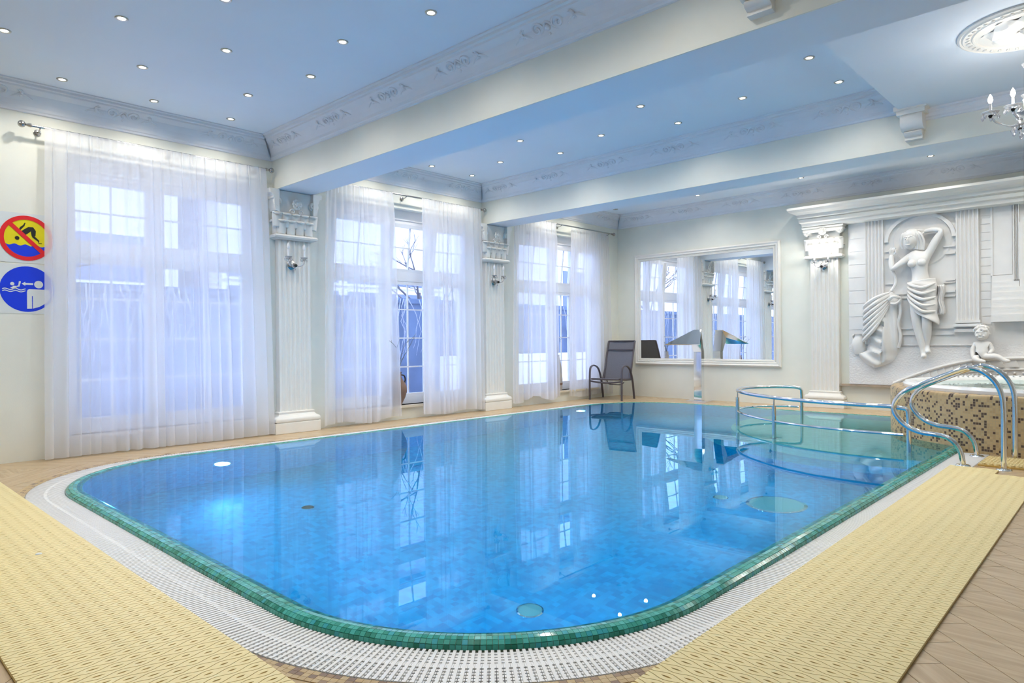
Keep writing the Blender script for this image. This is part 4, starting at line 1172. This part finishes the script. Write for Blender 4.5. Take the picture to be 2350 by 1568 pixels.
hr = B().sphere(FL(5.225, 2.575, -.035), .118, 16, 10, (.95, .95, .85))
for k in range(9):
    a = k/8; hr.tube(smoothpath([FL(5.13+.18*a, 2.64-.05*abs(a-.5), -.09), FL(5.11+.24*a, 2.57, -.12+.05*abs(a-.5)), FL(5.09+.29*a, 2.47, -.07), FL(5.11+.25*a, 2.40-.04*a, -.05)], 4), .022, 6)
obj('hair', hr, STUC, fg, True)
# hand near the shoulder holding the cloth
hand = B()
for k in range(4): hand.tube([FL(4.945+.014*k, 2.33, -.05), FL(4.935+.018*k, 2.385, -.065), FL(4.95+.018*k, 2.42, -.05), FL(4.965+.016*k, 2.41, -.03)], [.012, .011, .010, .007], 6)
hand.tube([FL(4.99, 2.32, -.05), FL(5.02, 2.355, -.07), FL(5.015, 2.39, -.07)], [.013, .012, .008], 6)
hand.sphere(FL(4.965, 2.335, -.045), .038, 10, 8, (.9, .5, 1))
obj('hand', hand, STUC, fg, True)
h2 = B()
for k in range(4): h2.tube([FL(5.37, 2.64-.014*k, -.02), FL(5.32, 2.645-.018*k, -.06), FL(5.275, 2.64-.02*k, -.085)], [.012, .011, .007], 6)
h2.tube([FL(5.37, 2.61, -.02), FL(5.34, 2.58, -.05), FL(5.31, 2.575, -.07)], [.012, .011, .007], 6)
obj('hand', h2, STUC, fg, True)
# skirt of wrapped cloth with diagonal folds
def skirt(u, v):
    a = -PI*.98*u          # half way round the front
    zt = 1.92-.02*cos(a); zb = 1.60-.34*(u)**1.2
    z = zt+(zb-zt)*v
    rx = .175+.03*v-.02*v*v; cx_ = 5.345+.02*v
    f = 1+.10*sin(17*v+5*u)*(.4+.6*v)+.05*sin(31*v-4*u)
    return FL(cx_-rx*cos(a)*(1+.05*sin(17*v+5*u)), z-.05*sin(PI*u)*(v), (.145+.02*v)*sin(a)*f)
sk = obj('wrapped_cloth', B().grid(skirt, 28, 44), STUC, fg, True); sk.modifiers.new('thick', 'SOLIDIFY').thickness = .018
for k in range(5):
    z = 1.90-.055*k
    obj('cloth_fold', B().tube(smoothpath([FL(5.17, z-.01, -.06), FL(5.25, z-.055-.012*k, -.165), FL(5.38, z-.09-.03*k, -.185), FL(5.52, z-.03-.045*k, -.09)], 6), [.012+.012*sin(PI*q/18) for q in range(19)], 8), STUC, fg, True)
obj('hanging_scarf', B().grid(lambda u, v: FL(5.54+.08*u+.012*sin(9*v), 1.84-.42*v, .0-.03*sin(PI*u)-.02*sin(20*u)), 10, 14), STUC, fg, True).modifiers.new('thick', 'SOLIDIFY').thickness = .02

ch = thing('relief_cherub', 'small white plaster cherub seated on the arched frieze', 'statue', (6.07, PY-.05, .78))
def FC(x, z, y=0): return (x-6.07, PY-.10+y-(PY-.05), z-.78)
V = [FC(6.065, .845, -.03), FC(6.065, .93, -.04), FC(6.065, 1.005, -.03), FC(6.065, 1.05, -.03),
     FC(5.985, 1.0, -.03), FC(5.955, .92, -.06), FC(5.965, .84, -.10), FC(5.97, .80, -.12),
     FC(6.145, 1.0, -.03), FC(6.18, .92, -.04), FC(6.15, .87, -.10),
     FC(6.03, .82, -.08), FC(5.99, .80, -.16), FC(6.06, .775, -.20), FC(6.13, .765, -.20),
     FC(6.12, .83, -.08), FC(6.24, .84, -.13), FC(6.33, .78, -.14), FC(6.39, .775, -.16)]
E_ = [(0,1),(1,2),(2,3),(2,4),(4,5),(5,6),(6,7),(2,8),(8,9),(9,10),(0,11),(11,12),(12,13),(13,14),(0,15),(15,16),(16,17),(17,18)]
skinned('body', V, E_, [(.075,.065),(.07,.06),(.065,.05),.035,.036,.03,.026,.022,.036,.03,.024,.045,.04,.032,.025,.045,.042,.03,.024], STUC, ch)
hd = obj('head', B().sphere(FC(6.065, 1.145, -.045), .088, 16, 12, (.95, 1, 1.08)), STUC, ch, True)
obj('face', B().sphere(FC(6.055, 1.13, -.135), .014, 8, 6).tube([FC(6.035, 1.095, -.12), FC(6.055, 1.09, -.13), FC(6.08, 1.095, -.12)], .008, 6).tube([FC(6.01, 1.165, -.115), FC(6.03, 1.172, -.125), FC(6.046, 1.165, -.128)], .008, 6).tube([FC(6.066, 1.165, -.128), FC(6.084, 1.172, -.125), FC(6.104, 1.165, -.112)], .008, 6)
    .sphere(FC(6.02, 1.115, -.11), .022, 8, 6).sphere(FC(6.092, 1.115, -.11), .022, 8, 6).sphere(FC(5.985, 1.14, -.03), .016, 8, 6, (.5, 1, 1)).sphere(FC(6.148, 1.14, -.03), .016, 8, 6, (.5, 1, 1)), STUC, hd, True)
cr = B()
rr_ = random.Random(4)
for k in range(26):
    a, e = rr_.uniform(0, 2*PI), rr_.uniform(.35, 1.3); cr.sphere(FC(6.065+.085*cos(e)*cos(a), 1.155+.092*sin(e), -.045+.085*cos(e)*sin(a)), .024, 7, 5)
obj('curls', cr, STUC, ch, True)

md = thing('relief_drapery', 'white plaster heap of folded cloth over a rock, beside the figure', 'relief', (4.80, PY, .65))
OUTL = [(4.95, 1.80), (5.06, 1.71), (5.09, 1.64), (5.06, 1.45), (5.06, 1.2), (5.04, .94), (4.98, .77), (4.85, .69), (4.7, .64), (4.58, .69), (4.48, .79), (4.46, .86), (4.58, .91), (4.62, 1.07), (4.54, 1.2), (4.54, 1.47), (4.59, 1.63), (4.74, 1.76)]
def span(z):
    xs = []
    for i in range(len(OUTL)):
        (x0, z0), (x1, z1) = OUTL[i], OUTL[(i+1) % len(OUTL)]
        if (z0 <= z) != (z1 <= z): xs.append(x0+(x1-x0)*(z-z0)/(z1-z0))
    xs.sort(); return (xs[0], xs[-1]) if len(xs) > 1 else (4.9, 4.95)
def mound(u, v):
    z = .645+(1.797-.645)*v; x0, x1 = span(z); x = x0+(x1-x0)*u
    h = .16*math.sin(PI*min(max(u, 0), 1))**.5*(.25+.75*math.sin(PI*min(1, v*.9+.12))**.6)
    d = (x-4.95)*.9+(1.8-z)*.45
    fold = .5*sin(46*((x-4.95)*.45+(z-1.8)*.75)) if x < 4.86-.1*(1.4-z) else .55*sin(38*(x-4.9)+3*z)
    return (x-4.80, -h*(1+.38*fold)+.02, z-.65)
obj('cloth_mound', B().grid(mound, 44, 60), STUC, md, True)
obj('falling_ribbon', B().tube(smoothpath([(4.965-4.8, -.07, 2.09-.65), (5.0-4.8, -.06, 1.98-.65), (4.99-4.8, -.06, 1.88-.65), (4.94-4.8, -.08, 1.79-.65)], 5), .02, 8), STUC, md, True)
for k in range(7):
    a = k/6
    obj('cloth_fold', B().tube(smoothpath([(4.93-.02*a-4.8, -.10, 1.77-.22*a-.65), (4.78-.03*a-4.8, -.19, 1.70-.45*a-.65), (4.62-.03*a-4.8, -.14, 1.60-.52*a-.65), (4.55+.0*a-4.8, -.05, 1.54-.5*a-.65)], 6), [.010+.020*sin(PI*q/18) for q in range(19)], 7), STUC, md, True)
obj('cloth_fold', B().tube(smoothpath([(5.05-4.8, -.06, 1.70-.65), (5.06-4.8, -.08, 1.45-.65), (5.03-4.8, -.07, 1.30-.65), (5.06-4.8, -.06, 1.12-.65), (5.03-4.8, -.05, .95-.65)], 6), .022, 7), STUC, md, True)
obj('hollow_fold', B().tube(smoothpath([(4.93-4.8, -.13, 1.66-.65), (5.0-4.8, -.17, 1.70-.65), (5.07-4.8, -.11, 1.67-.65), (5.02-4.8, -.14, 1.60-.65), (4.95-4.8, -.15, 1.60-.65)], 5), .022, 7), STUC, md, True)
jg = thing('relief_jug', 'small white plaster two-handled jug at the foot of the cloth', 'relief', (4.47, PY, .85))
obj('body', B().lathe([(1e-4, 0), (.06, .0), (.10, .08), (.105, .16), (.085, .23), (.06, .26), (.055, .29), (.07, .31), (.05, .30)], 24, sy=.75), STUC, jg, True)
for s in (-1, 1): obj('handle', B().tube(smoothpath([(s*.058, -.02, .295), (s*.085, -.02, .285), (s*.09, -.02, .25), (s*.075, -.02, .225)], 4), .011, 7), STUC, jg, True)

# ------------------------------------------------------------------ ceiling medallion and chandelier
MC = (7.13, 6.0)
def chandelier_set(MC, where):
    t = thing('ceiling_medallion', 'round white plaster ceiling medallion '+where, 'medallion', (MC[0], MC[1], ZD))
    obj('outer_rings', B().lathe([(.43, 0), (.43, -.012), (.415, -.02), (.405, -.012), (.395, -.024), (.385, -.022), (.345, -.014), (.335, -.024), (.325, -.022), (.32, -.012), (1e-4, -.012)], 64), PLAST, t, True)
    egg = B().sphere((0, 0, 0), .016, 8, 6, (1, .7, .7)).mesh('egg', PLAST, True)
    for k in range(40): link('egg', egg, t, RZ(2*PI*k/40) @ T(.365, 0, -.02))
    lf = B().grid(lambda u, v: (.06+.22*u, (.11*sin(PI*u)**.8)*(2*v-1)*(1+.15*sin(14*u)), -.014-.035*sin(PI*u)*(1-(2*v-1)**2)-.008*sin(20*u)), 14, 8).mesh('acanthus_leaf', PLAST, True)
    for k in range(8): link('acanthus_leaf', lf, t, RZ(2*PI*k/8+.2))
    t = thing('chandelier', 'crystal chandelier with lit candle bulbs '+where, 'chandelier', (MC[0], MC[1], 2.66))
    obj('canopy', B().lathe([(1e-4, .63), (.05, .63), (.055, .61), (.02, .575), (.008, .56)], 20), CRYST, t, True)
    obj('stem', B().tube([(0, 0, -.10), (0, 0, .57)], .010, 8), BRUSH, t, True)
    for z, r in ((.36, .05), (.26, .035), (.14, .055), (.02, .07), (-.07, .04)):
        obj('crystal_bowl', B().lathe([(.010, z-.03), (r*.7, z-.012), (r, z+.015), (r*.85, z+.012), (.012, z-.008)], 16), CRYST, t, True)
    for a, r, z in [(228+120*k, .30, .0) for k in range(3)]+[(108+120*k, .13, .05) for k in range(3)]:
        x, y, zz = candle_arm(t, rad(a), r, z, True, .055)
        lamp('candle_light', 'POINT', (x, y, zz+.06), CANDLE_W*.45, (1, .97, .92), t, shadow_soft_size=.03)
    for k in range(14):
        a = 2*PI*k/14
        link('crystal_drop', DROP, t, T(.10*cos(a), .10*sin(a), -.04-.02*(k % 3)) @ Matrix.Scale(1.3, 4))
    obj('bottom_ball', B().sphere((0, 0, -.17), .032, 10, 7).tube([(0, 0, -.10), (0, 0, -.15)], .006, 6), CRYST, t)
chandelier_set(MC, 'in the lowered ceiling between the two beams')
chandelier_set((7.13, 1.6), 'in an unseen set added over the long mats for light')  # out of view, added to brighten the floor and mats below

# ------------------------------------------------------------------ outdoors
struct(obj('ground_outside', B().box(-40, -.36, -20, 45, -.6, -.25), SNOW))
for k in range(4):
    tag(obj('snow_step', B().box(-4.6, -2.2-.5*k, 10.5, 26, -.25+.25*k, 0+.25*k), SNOW), ('lowest', 'second', 'third', 'topmost')[k]+' snow-covered garden step outside the corner window', 'step')
struct(obj('wall_garden', B().box(-6.0, -5.6, -16, 26, -.3, 2.05).box(-6.06, -5.54, -16, 26, 2.05, 2.17), STONEW))
iv = B(); r = random.Random(21)
for k in range(230):
    y = r.uniform(-14, 20); z = 2.15; x = -5.50
    pts = [(x, y, z)]
    for q in range(6):
        y += r.uniform(-.12, .12); z -= r.uniform(.1, .42); x = -5.50+r.uniform(0, .05); pts.append((x, y, max(z, -.2)))
    iv.tube(pts, [.014, .012, .01, .009, .008, .006, .004], 4)
o = obj('ivy', iv, IVY); struct(o, 'stuff'); tag(o, 'bare frosted creeper hanging down the garden wall', 'creeper')
def tree(x, y, h, seed, label):
    t = thing('bare_tree', label, 'tree', (x, y, -.25)); r = random.Random(seed)
    obj('trunk', B().tube([(0, 0, 0), (.05, .02, h*.3), (0, .08, h*.6)], [.11, .08, .05], 8), BARK, t, True)
    br = B()
    def grow(p, d, L, rad_, n):
        q = p+d*L*.5+Vector((r.uniform(-.06, .06), r.uniform(-.06, .06), .02))*L; e = p+d*L
        br.tube([p, q, e], [rad_, rad_*.8, rad_*.55], 5, caps=False)
        if n == 0: return
        for _ in range(3):
            dd = (d+Vector((r.uniform(-.8, .8), r.uniform(-.8, .8), r.uniform(-.3, .6)))).normalized(); grow(q.lerp(e, r.random()), dd, L*r.uniform(.5, .75), rad_*.55, n-1)
    for k in range(6):
        a = 2*PI*k/6+r.random(); grow(Vector((0, .06, h*(.35+.04*k))), Vector((cos(a)*.8, sin(a)*.8, .6)).normalized(), h*.28, .035, 3)
    obj('branches', br, BARK, t, True)
tree(-7.6, 12.2, 4.6, 5, 'bare tree behind the garden wall outside the middle window')
tree(-8.0, -2.5, 5.5, 6, 'bare tree behind the garden wall, seen in the mirror')
tree(-7.2, 2.0, 4.8, 8, 'bare tree behind the garden wall outside the window by the signs')
def house(x, y0, y1, h, label, wins):
    t = thing('house', label, 'house', (x, (y0+y1)/2, -.25))
    w = (y1-y0)/2
    obj('wall', B().box(-6, 0, -w, w, 0, h), HOUSEW, t)
    obj('roof', B().prism([(-w-.4, h), (w+.4, h), (w+.4, h+.25), (-w-.4, h+.25)], -6.4, .4, lambda a, z, c: (c, a, z)), HOUSEB, t)
    for yy, z, a, b_ in wins:
        wn = obj('window', B().box(0, .06, yy-a-.1, yy+a+.1, z-b_-.1, z+b_+.1), UPVC, t)
        for s in (-1, 1): obj('pane', B().box(.05, .08, yy+s*a/2-a/2+.04, yy+s*a/2+a/2-.04, z-b_, z+b_), GLASSD, wn)
    return t
house(-13, 9, 19, 8.2, 'pale house with dark window bands outside the middle window', [(-3, 2.9, 2.0, .25), (1.5, 2.9, 2.2, .25), (-3, 3.7, 2.0, .25), (1.5, 3.7, 2.2, .25)])
house(-11, 21, 33, 6.8, 'pale house with square windows outside the corner window', [(-3.2, 3.6, .9, .8), (.5, 3.6, .9, .8), (4, 3.6, .9, .8), (-3.2, 1.4, .9, .7), (.5, 1.4, .9, .7)])
house(-14, -10, 8.0, 8.5, 'tall pale house with long window bands outside the window by the signs', [(-6, 3.4, 2.6, .22), (0, 3.4, 2.6, .22), (6, 3.4, 2.6, .22), (-6, 4.3, 2.6, .22), (0, 4.3, 2.6, .22), (6, 4.3, 2.6, .22)])
